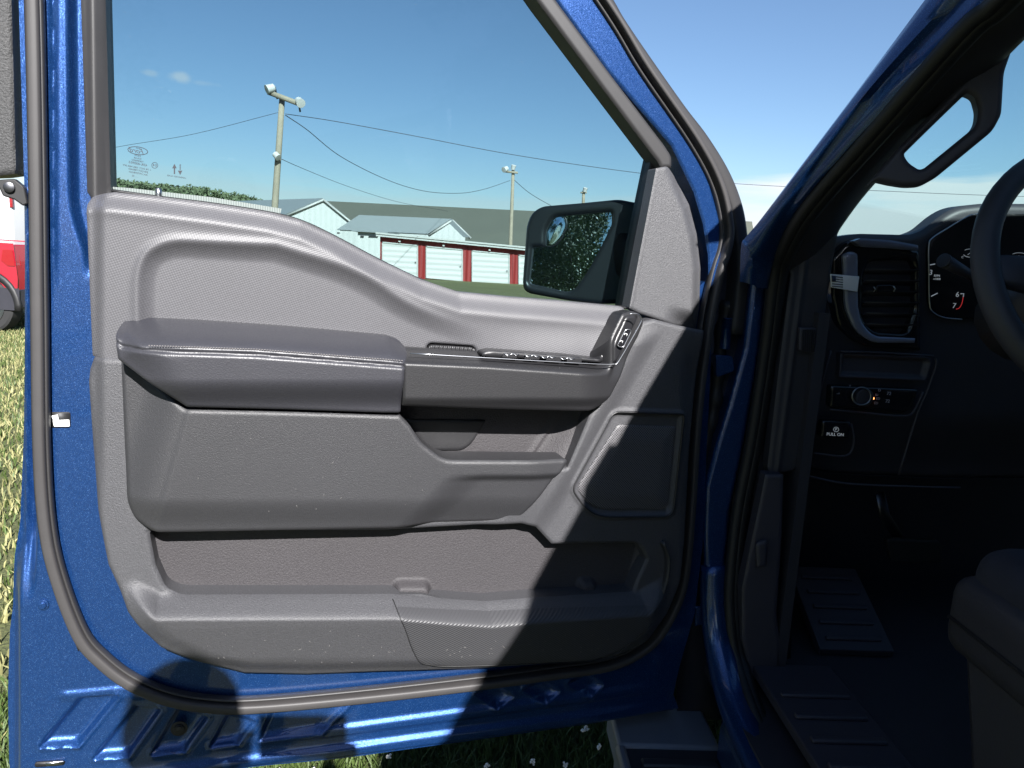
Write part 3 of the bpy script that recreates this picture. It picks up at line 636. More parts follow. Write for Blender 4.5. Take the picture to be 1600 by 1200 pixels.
for a,b,c in zip(L0,L1,L2):
    inner=a+np.array([.10,.10,.02]); rows.append([inner,a+np.array([.02,.03,0]),a,mid(a,b,.35,nb*.004),mid(a,b,.7,nb*.003),b,mid(b,c,.12,-nb*.010),mid(b,c,.5,-nb*.004),mid(b,c,.85,nb*.003),c,c+np.array([.05,.09,0])])
# refine along the length
rows=np.array(rows); dense=np.array([spline(rows[:,j],6) for j in range(rows.shape[1])]).transpose(1,0,2)
n,m_=dense.shape[:2]; gb.append((dense.reshape(-1,3),[[i*m_+j,i*m_+j+1,(i+1)*m_+j+1,(i+1)*m_+j] for i in range(n-1) for j in range(m_-1)],np.zeros((n*m_,2))))
mk('a_pillar_skin',gb,M_paint,truck,sharp=60)
# black opening seal following the pillar and the door opening
osx=[(1620,-65),(1550,8),(1500,50),(1368,200),(1262,322),(1225,385),(1210,430),(1196,540),(1175,680),(1152,800),(1141,900),(1141,960),(1150,1030),(1172,1100),(1208,1180),(1255,1270)]
osy=[.93,1.0,1.03,1.13,1.25,1.33,1.38,1.41,1.42,1.42,1.41,1.40,1.38,1.30,1.2,1.06]
op=spline([PY(p[0],p[1],y) for p,y in zip(osx,osy)],6)
mk('opening_seal',[tube(op,.011,.011,ref=(-.7,-.7,.1),seg=12),tube(op+np.array([.014,.004,-.004]),.009,.014,ref=(-.7,-.7,.1),seg=8)],M_brubber,truck)
dsp=spline([PY(*p) for p in ((1116,880,1.44),(1118,950,1.43),(1126,1015,1.40),(1144,1090,1.33),(1178,1170,1.22),(1225,1260,1.08),(1290,1370,.92))],6)
mk('door_sill',tube(dsp,.030,.034,ref=(-.7,-.7,.1),seg=18),M_paint,truck)
# ---------------- interior A pillar trim with grab handle
pt_out=[(1640,-60),(1555,10),(1490,62),(1372,205),(1268,330),(1236,388),(1222,430)]
pt_in=[(1700,-30),(1600,63),(1570,92),(1500,155),(1370,284),(1318,350),(1306,372)]
ys=[.95,1.02,1.06,1.15,1.27,1.36,1.40]
P1=spline([PY(a[0],a[1],y) for a,y in zip(pt_out,ys)],6); P2=spline([PY(a[0],a[1],y+.05) for a,y in zip(pt_in,ys)],6)
rows=np.array([[a+np.array([.02,.08,0]),a,a*.85+b*.15+np.array([-.004,-.02,0]),a*.5+b*.5+np.array([-.004,-.03,0]),a*.15+b*.85+np.array([0,-.018,0]),b,b+np.array([.01,.05,0])] for a,b in zip(P1,P2)])
n,m_=rows.shape[:2]
mk('a_pillar_trim',(rows.reshape(-1,3),[[i*m_+j,i*m_+j+1,(i+1)*m_+j+1,(i+1)*m_+j] for i in range(n-1) for j in range(m_-1)],np.zeros((n*m_,2))),M_dark,truck)
GP=Pl(PY(1450,230,1.14),TR*.93-TF*.36,Z,-TF*.93-TR*.36)
gout=[(1345,300),(1368,282),(1390,287),(1415,291,8),(1440,290,10),(1462,278,8),(1552,204,10),(1566,178,8),(1570,112,10),(1582,78),(1560,80),(1500,130),(1400,235)]
ghole=[(1511,144,3),(1524,150,6),(1530,172,6),(1528,190,8),(1522,200,4),(1446,262,6),(1437,265,4),(1420,254,8),(1412,240,6),(1430,222)]
mk('grab_handle',relief(GP,gout,0.0,0,holes=[ghole],step=.0025,back=-.03,r=.007),M_trim,truck)
# interior side trims beside the opening (kick panel, pillar foot)
def tpl(name,pts,y,m,th=.03,rr=.004,h=None,parent=truck,step=.004,hf=None):
    P=TB(y); return mk(name,relief(P,pts,hf if hf is not None else 0.,0,step=step,back=-th,r=rr),m,parent)
tpl('pillar_foot_trim',[(1222,400),(1310,366),(1300,420),(1280,560),(1245,735,8),(1203,742),(1200,730),(1215,600),(1236,430)],-.04,M_dark,hf=lambda px,py,d,u,v:.012*sm(-6,6,-linedist(px,py,(1240,400),(1212,742)))*0+.004*np.exp(-(linedist(px,py,(1256,420),(1214,742))/3.)**2))
tpl('sill_side_trim',[(1197,742),(1225,742),(1222,840),(1214,960),(1224,1040),(1250,1062),(1175,1062),(1160,1000),(1160,920),(1172,860)],-.06,M_trim)
tpl('hood_latch_cover',[(1182,850,5),(1200,845,4),(1198,885),(1184,888,3)],-.075,M_trim,th=.01)
# ---------------- floor, sill plate
fl=[]
mk('cab_floor',box(T(.87,-.6,.585),(1.5,2.6,.03),[TR,TF,Z]),mat('dark_floor_mat',(.028,.028,.036),.8,bump=('noise',300,.6,.002)),truck,smooth=False)
g=[box(T(.16,-.55,.612),(.16,1.0,.02),[TR,TF,Z])]
for i in range(6): g.append(box(T(.16,-.16-i*.065,.625),(.13,.014,.008),[TR,TF,Z]))
mk('sill_plate',g,M_trim,truck,bevel=.003)
g=[box(T(.33,.12,.66),(.16,.22,.02),[TR,nrm(TF+Z*.5),nrm(Z-TF*.5)])]
for i in range(5): g.append(box(T(.33,.04+i*.036,.633+i*.018),(.12,.01,.01),[TR,nrm(TF+Z*.5),nrm(Z-TF*.5)]))
mk('foot_rest',g,M_trim,truck,bevel=.002)
pp=TB(.12); mk('brake_pedal',[relief(pp,[(1385,842,8),(1470,845,8),(1475,880,8),(1395,880,8)],0,0,step=.004,back=-.015,r=.003)],M_brubber,truck)
mk('pedal_arm',tube(pp.hit(*np.array([(1374,770),(1382,805),(1405,842)]).T,-.02),.004,.012,ref=TR),M_steel,truck)
mk('pillar_gap_trim',prism(TB(.0),[(1172,400),(1262,400),(1246,740),(1232,1120),(1140,1120),(1135,900),(1150,760)],-.02,-.01),M_dark,truck)
mk('sill_underlay',box(T(.10,-.8,.565),(.17,1.9,.03),[TR,TF,Z]),M_dark,truck,smooth=False)
mk('kick_panel',box(T(.135,.2,.95),(.02,.52,.75),[TR,TF,Z]),M_dark,truck,smooth=False)
mk('firewall',box(T(.8,.45,1.0),(1.7,.03,.85),[TR,TF,Z]),M_dark,truck,smooth=False)
mk('rocker_panel',box(T(.05,-.95,.50),(.10,1.7,.12),[TR,TF,Z]),M_paint,truck,bevel=.03)

# ---------------- dashboard
def dpanel(name,pts,y,m,parent,h=0.,th=.02,rr=.003,step=.0035,holes=()): return mk(name,relief(TB(y),pts,h,0,step=step,back=-th,r=rr,holes=holes),m,parent)
dash=dpanel('dashboard',[(1296,372),(1345,365,5),(1425,367,8),(1445,360,10),(1476,334,14),(1500,322,14),(1535,318),(1700,318),(1900,318),(1900,760),(1500,760),(1320,752,20),(1248,738,10),(1270,600),(1292,480)],-.0,M_dark,truck,
   h=lambda px,py,d,u,v:-.05*sm(640,760,py),th=.05,rr=.012,step=.005)
dt=TB(0.0)
# vent surround
dpanel('vent_surround',[(1300,402,5),(1322,378,10),(1345,373),(1438,392,4),(1440,548),(1345,541,20),(1308,506,14),(1300,460)],-.02,M_black,dash,th=.03,rr=.006,holes=[rp([(1350,432,10),(1358,408,10),(1426,405,8),(1432,420),(1431,482),(1418,522,8),(1366,519,12),(1348,498,8)])])
dpanel('vent_bright_band',[(1318,398,4),(1330,392,6),(1341,396,4),(1342,480),(1347,505,12),(1366,526,12),(1432,529,2),(1430,536),(1362,536,16),(1336,515,14),(1322,480,10)],-.032,mat('reflection_blue_grey',(.2,.22,.30),.2,metal=.3),dash,th=.01,rr=.004)  # bluish sky reflection on the band is put into its base colour
g=[]
P=TB(-.012)
for i in range(6):
    y=424+i*17; g.append(tube(P.hit(*np.array([(1349,y),(1432,y+1)]).T),.012,.0016,ref=nrm(Z+TF*.5),seg=8))
mk('vent_slats',g,M_dark,dash)
dpanel('vent_back',[(1340,398),(1440,398),(1440,530),(1340,530)],.02,M_brubber,dash,th=.004,rr=0)
mk('vent_tab',[prism(TB(-.03),[(1370,445,4),(1396,445,4),(1398,457,4),(1369,457,4)],-.01,.004)],M_black,dash,bevel=.001)
for pts_ in ([(1365,448),(1368,452),(1365,456)],[(1396,447),(1399,451),(1396,456)]): mk('vent_tab_tip',linestrip(TB(-.035),pts_,1.8,.0),M_chrome,dash)
FP=TB(-.045)
mk('flag_badge',[prism(FP,[(1298,428),(1343,432),(1340,456),(1299,449)],-.004,0)],mat('bright_badge',(.75,.78,.82),.3,metal=.2),dash,bevel=.001)
g=[]
for i in range(5): 
    y=432+i*3.7; g.append(linestrip(FP,[(1300 if i>2 else 1306,y+.4),(1317,y+1.8)],1.4,.0008,.0005))
g.append(prism(FP,[(1299.5,430.5),(1306,431),(1306,440.5),(1299.5,440)],.0,.001))
mk('flag_stripes',g,mat('badge_navy',(.02,.03,.07),.4),dash)
dpanel('vent_top_highlight',[(1334,377,2),(1347,372,2),(1392,375),(1436,383,2),(1436,392,2),(1390,388),(1347,386,2)],-.04,mat('highlight_blue_grey',(.10,.11,.16),.2),dash,th=.02,rr=.004)  # bluish highlight along the vent top, built as a coloured strip
# side vent grille
dpanel('side_defrost_vent',[(1250,512),(1277,512),(1274,553),(1249,547)],-.055,M_trim,dash,th=.01,rr=.002)
mk('side_defrost_slots',[prism(TB(-.06),[(1255+i*3.4,515),(1256.4+i*3.4,515),(1255.4+i*3.2,550),(1254+i*3.2,549)],0,.0015) for i in range(6)],M_brubber,dash,smooth=False)
# cluster
CPn=TB(-.012)
cl=[(1451,390,8),(1455,372,8),(1502,344,12),(1522,335,8),(1560,334),(1760,334),(1760,498),(1503,499),(1474,497,10),(1458,488,10),(1452,470)]
dpanel('gauge_cluster',cl,-.01,mat('gauge_face_black',(.006,.006,.008),.4,spec=.2),dash,th=.01,rr=.002)
clr=rp(cl[:4]+cl[7:]); 
mk('cluster_bezel_line',linestrip(CPn,spline([(1560,334),(1522,335),(1505,342),(1480,357),(1458,371),(1451,384),(1451,430),(1452,472),(1457,487),(1474,496),(1503,499)],5),2,.003,.002),M_satin,dash)
g=[text(CPn,'3',1454.5,426,8,.006),text(CPn,'RPM',1464,431,3.6,.006),text(CPn,'x1000',1464,436,3.2,.006),text(CPn,'6',1496,460.5,8,.006),text(CPn,'7',1491,478,8,.006),
   text(CPn,'C',1504,402,3.5,.006),text(CPn,'H',1530,401,3.5,.006),text(CPn,'E',1581,406,3.5,.006),text(CPn,'F',1607,406,3.5,.006)]
for cx,cy in ((1517,398),(1592,404)):
    a=np.linspace(R(20),R(160),12); g.append(linestrip(CPn,np.stack([cx+12*np.cos(a),cy-2+6*np.sin(a)],-1),1,.006)); g.append(linestrip(CPn,np.stack([cx+10*np.cos(a),cy-6-3*np.sin(a)],-1),.8,.006))
    g.append(linestrip(CPn,[(cx-5,cy),(cx-1,cy-3),(cx+1,cy),(cx+5,cy-3)],.9,.006)); g.append(linestrip(CPn,[(cx,cy-5),(cx,cy+1)],.9,.006))
g.append(linestrip(CPn,[(1453,414),(1461,412.5)],1.6,.006)); g.append(linestrip(CPn,[(1455,463),(1465,458)],1.6,.006)); g.append(linestrip(CPn,[(1501,459),(1506,459),(1505,464)],1.6,.006))
for k_,gg in enumerate(g[:9]): mk('gauge_lettering',gg,M_white,dash,smooth=False)
for k_ in (9,13): mk('gauge_icon',g[k_:k_+4],M_white,dash,smooth=False)
for gg in g[17:]: mk('gauge_tick',gg,M_white,dash,smooth=False)
mk('gauge_red_line',linestrip(CPn,spline([(1505,464),(1503,474),(1499,481),(1494,483)],4),1.1,.006),M_redl,dash)
# switch panel
dpanel('storage_cubby',[(1314,552,3),(1452,558,6),(1458,565,4),(1448,596),(1312,590)],-.02,M_trim,dash,th=.02,rr=.003,h=lambda px,py,d,u,v:-.012*sm(.003,.009,d))
dpanel('light_switch_panel',[(1299,603,4),(1436,609,4),(1426,638,6),(1412,646,5),(1297,637,4)],-.022,M_black,dash,th=.02,rr=.004)
KP=TB(-.03); kc=KP.hit(1346,619,0)
mk('light_knob',disc(kc,-TF,.0165,.014,dome=1),M_dark,dash)
a=np.linspace(0,2*math.pi,28,endpoint=False); mk('light_knob_ring',linestrip(KP,np.stack([1346+14.6*np.cos(a),619+13.8*np.sin(a)],-1),2.2,.016,.0018,closed=True),M_chrome,dash)
mk('light_indicator',prism(KP,[(1361,621),(1366,621),(1366,624),(1361,624)],0,.003),M_amber,dash,smooth=False)
g=[text(KP,s,x,y,hh,.0005) for s,x,y,hh in (('O',1374,610,4),('ID',1370,617,3.5),('ED',1372,623,3.5),('ED',1369,630,3.5),('72',1389,615,5),('72',1387,627,5),('*',1328,604,5),('-+',1310,615,4))]
for gg in g: mk('switch_symbol',gg,mat('dim_print',(.35,.34,.4),.6),dash,smooth=False)
dpanel('parking_brake_switch',[(1286,658,3),(1330,660,4),(1327,686,3),(1283,684,3)],-.035,M_black,dash,th=.02,rr=.003)
BP=TB(-.036); a=np.linspace(0,2*math.pi,20,endpoint=False)
mk('parking_brake_symbols',[text(BP,'PULL ON',1305,679,4.6,.0008),text(BP,'P',1306.5,671,4,.0008),linestrip(BP,np.stack([1306.5+4*np.cos(a),671+3.6*np.sin(a)],-1),.8,.0008,.0004,closed=True)],M_white,dash,smooth=False)
DS=TB(-.022)
for pts_ in ([(1298,548),(1284,600),(1262,680),(1240,736)],[(1462,560),(1462,572),(1448,612),(1432,650),(1404,742)],[(1312,549),(1380,551),(1458,556)],[(1297,640),(1350,645),(1412,650),(1428,642),(1442,612)],[(1330,662),(1334,690),(1322,712),(1272,708)],[(1246,740),(1320,755),(1420,760),(1500,762)]):
    mk('dash_seam',linestrip(DS,spline(pts_,4),3.2,.001,.003),M_trim,dash)
# dash top sheet to the windshield base
mk('dash_top',[( np.array([T(.14,.0,1.385),T(.5,.0,1.385),T(1.5,0,1.385),T(1.5,.42,1.37),T(.14,.42,1.37)]),[[0,1,2,3,4]],np.zeros((5,2)))],M_dark,dash,smooth=False,solid=.01)
# steering wheel
wc=PY(1752,432,1.06); wn=nrm(-TF*.9+Z*.4); w1=TR; w2=nrm(np.cross(wn,w1)); 
a=np.linspace(0,2*math.pi,64,endpoint=False); ring=wc+.188*(np.cos(a)[:,None]*w1+np.sin(a)[:,None]*w2)
wheel=mk('steering_wheel',tube(ring,.0165,.019,ref=wn,seg=16,closed=True),mat('wheel_leather',(.035,.036,.045),.55,bump=('leather',400,.25,.0005)),truck)
for s in (0,math.pi,-math.pi/2): mk('spoke',tube([wc+.05*(math.cos(s)*w1+math.sin(s)*w2)-wn*.02,wc+.12*(math.cos(s)*w1+math.sin(s)*w2)-wn*.012,wc+.18*(math.cos(s)*w1+math.sin(s)*w2)],[.04,.026,.02],[.015,.012,.01],ref=wn,seg=12,flat=True),M_dark,wheel)
mk('airbag_cover',tube([wc-wn*.04,wc-wn*.01,wc+wn*.01,wc+wn*.016],[.07,.075,.068,.05],ref=Z,seg=24,flat=True),M_dark,wheel)
mk('steering_column',tube([wc-wn*.05,wc-wn*.20],[.06,.07],[.055,.065],ref=Z,seg=16),M_dark,truck)
# stalk
SPn=TB(-.09); sa=SPn.hit(1476,408,.02); sb=SPn.hit(1535,440,-.02)
stalk=mk('turn_signal_stalk',tube([sa,sa*.6+sb*.4,sb],[.0125,.010,.006],ref=Z,seg=14),M_trim,truck)
mk('stalk_end_cap',disc(sa,nrm(sa-sb),.0128,.004,dome=1),M_dark,stalk)
# ---------------- seat
def rbox(name,c,s,ax,m,parent,bev,seg=4):
    o=mk(name,box(c,s,ax),m,parent); b=o.modifiers.new('b','BEVEL'); b.width=bev; b.segments=seg; return o
sc_=T(.50,-.66,.95)
seat=rbox('driver_seat',sc_,(.52,.56,.15),[TR,TF,Z],M_cloth,truck,.045)
rbox('seat_side_bolster',T(.27,-.66,.915),(.10,.57,.125),[TR,TF,Z],M_vinyl,seat,.035)
mk('seat_seam',tube([T(.222,-.94,.91),T(.219,-.40,.91)],.003,ref=Z),M_seal,seat)
sv=np.array([T(.235,-.95,.90),T(.235,-.40,.90),T(.235,-.50,.60),T(.235,-.95,.60)]); sv2=sv+TR*.5
mk('seat_side_shield',(np.concatenate([sv,sv2]),[[0,1,2,3],[7,6,5,4],[0,4,5,1],[1,5,6,2],[2,6,7,3],[3,7,4,0]],np.zeros((8,2))),M_vinyl,seat,bevel=.02)
rbox('seat_backrest',T(.50,-1.02,1.2),(.5,.14,.62),[TR,nrm(TF+Z*.25),nrm(Z-TF*.25)],M_cloth,seat,.05)
# ---------------- running board
rb=TH(.45)
g=[box(T(-.08,-.75,.425),(.2,1.36,.05),[TR,TF,Z])]
for i in range(22): g.append(box(T(-.07,-.13-i*.055,.453),(.15,.022,.008),[TR,TF,Z]))
board=mk('running_board',g,mat('black_step_tread',(.03,.03,.035),.5,vary=(30,.2)),truck,bevel=.004)
mk('board_end_cap',[box(T(-.08,-.02,.427),(.206,.13,.062),[TR,TF,Z]),box(T(-.178,-.75,.427),(.022,1.34,.062),[TR,TF,Z])],M_gray,board,bevel=.008)
# ---------------- rest of the cab (shades the interior)
edge=np.array([[.58,.84,1.87],[.55,.58,1.865],[.552,.2,1.865],[.574,-.4,1.865],[.59,-1.4,1.865]])
far=[np.array([2.1,e[1]+.15,e[2]+.03]) for e in edge]
rv=[];rf=[]
for e,f in zip(edge,far):
    for k in (0,.04,.5,.96,1): rv.append(e*(1-k)+f*k+Z*(.04*math.sin(math.pi*min(1,max(0,k)))+(0 if k in(0,1) else .015)))
n=len(edge)
for i in range(n-1):
    for j in range(4): rf.append([i*5+j,i*5+j+1,(i+1)*5+j+1,(i+1)*5+j])
mk('cab_roof',(np.array(rv),rf,np.zeros((len(rv),2))),M_paint,truck,solid=.05)
# side frame above the rear door, B pillar, rear door, rear wall, passenger side
def quad(*p): return (np.array(p),[list(range(len(p)))],np.zeros((len(p),2)))
sideb=[T(.02,-1.05,.55),T(.02,-1.05,1.4),edge[2],edge[2]+np.array([0,-.12,0]),T(.02,-1.2,1.4),T(.02,-1.2,.55)]
mk('b_pillar',quad(*sideb),M_paint,truck,solid=.06)
mk('rear_door',quad(T(.02,-1.2,.55),T(.02,-1.2,1.4),T(.02,-2.2,1.4),T(.02,-2.2,.55)),M_paint,truck,solid=.08)
mk('rear_door_glass',quad(T(.03,-1.25,1.4),edge[3]+np.array([.02,.1,-.03]),edge[4]+np.array([.02,0,-.03]),T(.03,-2.2,1.4)),glass('privacy_glass',(.25,.3,.3)),truck,solid=.005)
mk('cab_rear_wall',quad(T(.02,-2.25,.5),T(1.9,-2.25,.5),T(1.85,-2.25,1.4),np.array(far[-1]),edge[-1],T(.05,-2.25,1.4)),M_paint,truck,solid=.05)
mk('passenger_side',quad(T(1.9,-2.25,.5),T(1.9,.5,.5),T(1.9,.5,1.38),T(1.9,-2.25,1.4)),M_paint,truck,solid=.1)
mk('passenger_window',quad(T(1.88,-2.2,1.4),T(1.88,.35,1.38),np.array(far[0])-Z*.02,np.array(far[-1])-Z*.02),MATS['privacy_glass'],truck,solid=.005)
# windshield
w0=PY(1306,368,1.85); w1_=PY(1600,60,1.12)
mk('windshield',quad(T(.22,.50,1.38),T(1.85,.62,1.40),far[0],L2[-1]+np.array([.03,.05,.02]),L2[6]+np.array([.10,.10,.02]),L2[4]+np.array([.15,.22,.02])),M_ws,truck,smooth=False,solid=.005)
# fender and hood ahead of the hinge
fv=rbox('front_fender',T(.055,.66,.95),(.11,1.05,.70),[TR,TF,Z],M_paint,truck,.06)
rbox('hood',T(.95,1.05,1.22),(1.7,1.3,.18),[TR,TF,Z],M_paint,truck,.08)
fwheel=mk('front_wheel',tube([T(-.02,.95,.4),T(.24,.95,.4)],.39,ref=Z,seg=40),mat('tyre_rubber',(.02,.02,.021),.8),truck,sharp=40)
mk('rim',tube([T(-.035,.95,.4),T(.0,.95,.4)],.24,ref=Z,seg=30),M_satin,fwheel,sharp=40)

# ============================================================ PHOTOGRAPHER
def skin(name,nodes,edges,m,parent,sub=2):
    me=bpy.data.meshes.new(name); me.from_pydata([n[0] for n in nodes],edges,[]); o=bpy.data.objects.new(name,me); COL.objects.link(o)
    md=o.modifiers.new('skin','SKIN'); md.use_smooth_shade=True
    for v,n in zip(me.skin_vertices[0].data,nodes): v.radius=n[1] if isinstance(n[1],tuple) else (n[1],n[1]); v.use_root=False
    me.skin_vertices[0].data[0].use_root=True
    s=o.modifiers.new('sub','SUBSURF'); s.levels=s.render_levels=sub
    me.materials.append(m)
    if parent: par(o,parent)
    return o
M_skin=mat('skin',(.45,.26,.19),.5); M_shirt=mat('grey_tshirt',(.12,.13,.15),.85,bump=('noise',400,.4,.001)); M_jean=mat('denim',(.03,.045,.09),.85); M_hair=mat('brown_hair',(.05,.03,.02),.6)
HX,HY=-.066,-.25; DZ=-.078
person=empty('person',(HX,HY,0),'person in grey shirt and jeans holding up a phone beside the truck','person')
handL=np.array([-.055,-.055,1.375]); handR=np.array([.135,-.045,1.365])
B=[((HX,HY-.03,.98),(.14,.10)),((HX,HY-.03,1.15),(.13,.095)),((HX,HY-.02,1.32),(.155,.10)),((HX,HY-.01,1.43),(.09,.07)),((HX,HY,1.50),.05),((HX,HY+.01,1.56),(.062,.075)),((HX,HY,1.65),(.072,.088)),((HX,HY,1.72),(.040,.045)),
 ((HX-.19,HY-.02,1.40),.055),((HX-.24,HY,1.16),.045),((-.12,-.10,1.30),.034),(tuple(handL+np.array([-.015,-.02,-.01])),.024),
 ((HX+.19,HY-.02,1.40),.055),((HX+.26,HY,1.16),.045),((.18,-.10,1.28),.034),(tuple(handR+np.array([.012,-.02,-.01])),.024),
 ((HX-.1,HY-.03,.90),.085),((HX-.11,HY,.50),.06),((HX-.12,HY-.05,.09),.042),((HX-.13,HY+.12,.045),(.045,.03)),
 ((HX+.1,HY-.03,.90),.085),((HX+.11,HY,.50),.06),((HX+.12,HY-.05,.09),.042),((HX+.13,HY+.12,.045),(.045,.03))]
E_=[(0,1),(1,2),(2,3),(3,4),(4,5),(5,6),(6,7),(3,8),(8,9),(9,10),(10,11),(3,12),(12,13),(13,14),(14,15),(0,16),(16,17),(17,18),(18,19),(0,20),(20,21),(21,22),(22,23)]
B=[((n[0][0],n[0][1],n[0][2]+(DZ if i in (2,3,4,5,6,7,8,12) else 0)),n[1]) for i,n in enumerate(B)]
body=skin('body',B,E_,M_skin,person)
gf=lambda n,k:(n[0],tuple(x+k for x in n[1]) if isinstance(n[1],tuple) else n[1]+k)
Sh=[gf(B[0],.012),gf(B[1],.014),gf(B[2],.014),gf(B[3],.01),gf(B[8],.014),((HX-.225,HY-.01,1.24),.06),gf(B[12],.014),((HX+.235,HY-.01,1.24),.06)]
Sh.append(((HX,HY-.03,.93),(.155,.115)))
skin('shirt',Sh,[(0,1),(1,2),(2,3),(3,4),(4,5),(3,6),(6,7),(0,8)],M_shirt,person)
Tr=[((HX,HY-.03,.93),(.125,.10)),gf(B[16],.012),gf(B[17],.016),gf(B[18],.02),gf(B[20],.012),gf(B[21],.016),gf(B[22],.02),((HX,HY-.03,1.05),(.13,.10))]
skin('trousers',Tr,[(0,1),(1,2),(2,3),(0,4),(4,5),(5,6),(0,7)],M_jean,person)
def blob(c,r,cut=-2,nu=28,nv=18,slope=0):
    v=[];f=[]
    for i in range(nv+1):
        th=math.pi*i/nv
        for j in range(nu):
            ph=2*math.pi*j/nu; d=np.array([math.sin(th)*math.cos(ph),math.sin(th)*math.sin(ph),math.cos(th)]); lim=cut+slope*max(0,d[1]); z=max(d[2],lim)
            k=1.0+.02*math.sin(9*ph)*math.sin(th); v.append(np.array(c)+np.array([d[0]*r[0]*k,d[1]*r[1]*k,z*r[2]]))
    for i in range(nv):
        for j in range(nu): f.append([i*nu+j,(i+1)*nu+j,(i+1)*nu+(j+1)%nu,i*nu+(j+1)%nu])
    return np.array(v),f,np.zeros((len(v),2))
mk('hair',blob((HX,HY-.012,1.645+DZ),(.092,.106,.102),-.55,slope=1.0),M_hair,person)
for sgn,hc in ((-1,handL),(1,handR)):
    hc=hc+np.array([sgn*.0,0,0])
    for i in range(4):
        b0=hc+np.array([sgn*.012,-.012,.018-i*.017]); skin('finger',[(tuple(b0),.009),(tuple(b0+np.array([sgn*-.002,.03,.002])),.008),(tuple(b0+np.array([-sgn*.02,.036,.003])),.007),(tuple(b0+np.array([-sgn*(.034-.003*i),.034,.003])),.006)],[(0,1),(1,2),(2,3)],M_skin,body,1)
    b0=hc+np.array([sgn*.008,-.02,.01]); skin('thumb',[(tuple(b0),.010),(tuple(b0+np.array([-sgn*.02,-.006,.012])),.009),(tuple(b0+np.array([-sgn*.04,-.002,.016])),.007)],[(0,1),(1,2)],M_skin,body,1)
for sgn in (-1,1): mk('ear',disc(np.array([HX+sgn*.074,HY,1.625+DZ]),np.array([sgn,0,0]),.026,.008),M_skin,body)
mk('nose',tube([np.array([HX,HY+.085,1.655+DZ]),np.array([HX,HY+.105,1.615+DZ])],[.008,.014],ref=(1,0,0)),M_skin,body)
for sgn in (-1,1): mk('eye',disc(np.array([HX+sgn*.03,HY+.082,1.645+DZ]),np.array([0,1,0]),.011,.004),M_white,body)
mk('mouth',tube([np.array([HX-.022,HY+.083,1.58+DZ]),np.array([HX+.022,HY+.083,1.58+DZ])],.005,ref=(0,0,1)),mat('lips',(.4,.15,.13),.5),body)
phone=mk('phone',box(CAM-fw*.022+rt*.045-upv*.014,(.155,.076,.008),[rt,upv,fw]),M_black,None,bevel=.003)
tag(phone,'black smartphone held level in both hands of the person','phone')

# ============================================================ BACKGROUND
gm=mat('grass_ground',(.10,.112,.04),.95,bump=('noise',60,1,.03),vary=(.6,.35,40,.5))
ground=mk('ground',(np.array([[-900,-300,0],[900,-300,0],[900,1800,0],[-900,1800,0.]]),[[0,1,2,3]],np.zeros((4,2))),gm,smooth=False); tag(ground,kind='structure')
def blades(name,n,x0,x1,y0,y1,hm,wm,m,kind='stuff'):
    x=rng.uniform(x0,x1,n); y=rng.uniform(y0,y1,n); a=rng.uniform(0,2*math.pi,n); h=rng.uniform(.4,1,n)*hm; l=rng.uniform(.1,.9,n)*h; la=rng.uniform(0,2*math.pi,n)
    dx=np.cos(a)*wm; dy=np.sin(a)*wm; v=np.zeros((n,5,3))
    v[:,0]=np.stack([x-dx,y-dy,0*x],-1); v[:,1]=np.stack([x+dx,y+dy,0*x],-1)
    mx,my=x+np.cos(la)*l*.35,y+np.sin(la)*l*.35
    v[:,2]=np.stack([mx+dx*.8,my+dy*.8,h*.6],-1); v[:,3]=np.stack([mx-dx*.8,my-dy*.8,h*.6],-1); v[:,4]=np.stack([x+np.cos(la)*l,y+np.sin(la)*l,h],-1)
    i=np.arange(n)[:,None]*5; f=(i+np.array([0,1,2,3])).tolist()+(i+np.array([3,2,4])).tolist()
    o=mk(name,(v.reshape(-1,3),f,np.zeros((n*5,2))),m); tag(o,kind=kind); return o
gmat=mat('grass_blades',(.06,.095,.02),.6,vary=(3,.3,60,.5)); 
g1=blades('grass',60000,-1.6,1.0,1.3,3.2,.075,.0022,gmat); tag(g1,'long green grass growing under the open truck door','grass')
dry=mat('dry_grass_blades',(.24,.23,.10),.7,vary=(3,.3,60,.4))
g2=blades('dry_grass',70000,-9,-.9,1.5,12,.06,.005,dry); tag(g2,'dry yellowish mown grass beside the truck','grass')
g3=blades('short_grass',50000,-9,-.9,1.5,12,.07,.004,gmat); tag(g3,'green blades mixed into the dry lawn left of the door','grass')
g=[]
for i in range(260):
    x=rng.uniform(-1.4,.5); y=rng.uniform(1.45,2.8); z=rng.uniform(.05,.09); c=np.array([x,y,z])
    for k in range(7):
        dv=nrm(rng.normal(size=3)+np.array([0,0,.6])); g.append(disc(c,dv,.003,.0085,seg=5))
cf=mk('clover_flowers',g,mat('white_petals',(.75,.73,.68),.7)); tag(cf,'small white clover flowers scattered in the shaded grass','clover',kind='stuff')

# --- red storage garages
def gy(px,y0,k,x0): return y0+k*(px-x0)
YG=37.
def GT(px,t):  # t=0 top of wall .. 1 base
    top=366+.0965*(px-594); bot=427+.0900*(px-597); return PY(px,top+(bot-top)*t,YG)
def gquad(pa,pb,ta,tb,dy0,dy1):
    c=[GT(pa,ta),GT(pb,ta),GT(pb,tb),GT(pa,tb)]; v=np.array([p+np.array([0,d,0]) for d in (dy0,dy1) for p in c])
    return v,[[3,2,1,0],[4,5,6,7],[0,1,5,4],[1,2,6,5],[2,3,7,6],[3,0,4,7]],np.array([[p[0],p[2]] for p in v])
M_red=mat('red_ribbed_steel',(.2,.016,.014),.5,bump=('vslats',26,.6,.02),vary=(.5,.15)); M_wd=mat('white_roller_door',(.42,.43,.41),.5,bump=('slats',24,.35,.02)); M_wht=mat('white_trim_steel',(.36,.37,.35),.5,vary=(.5,.08))
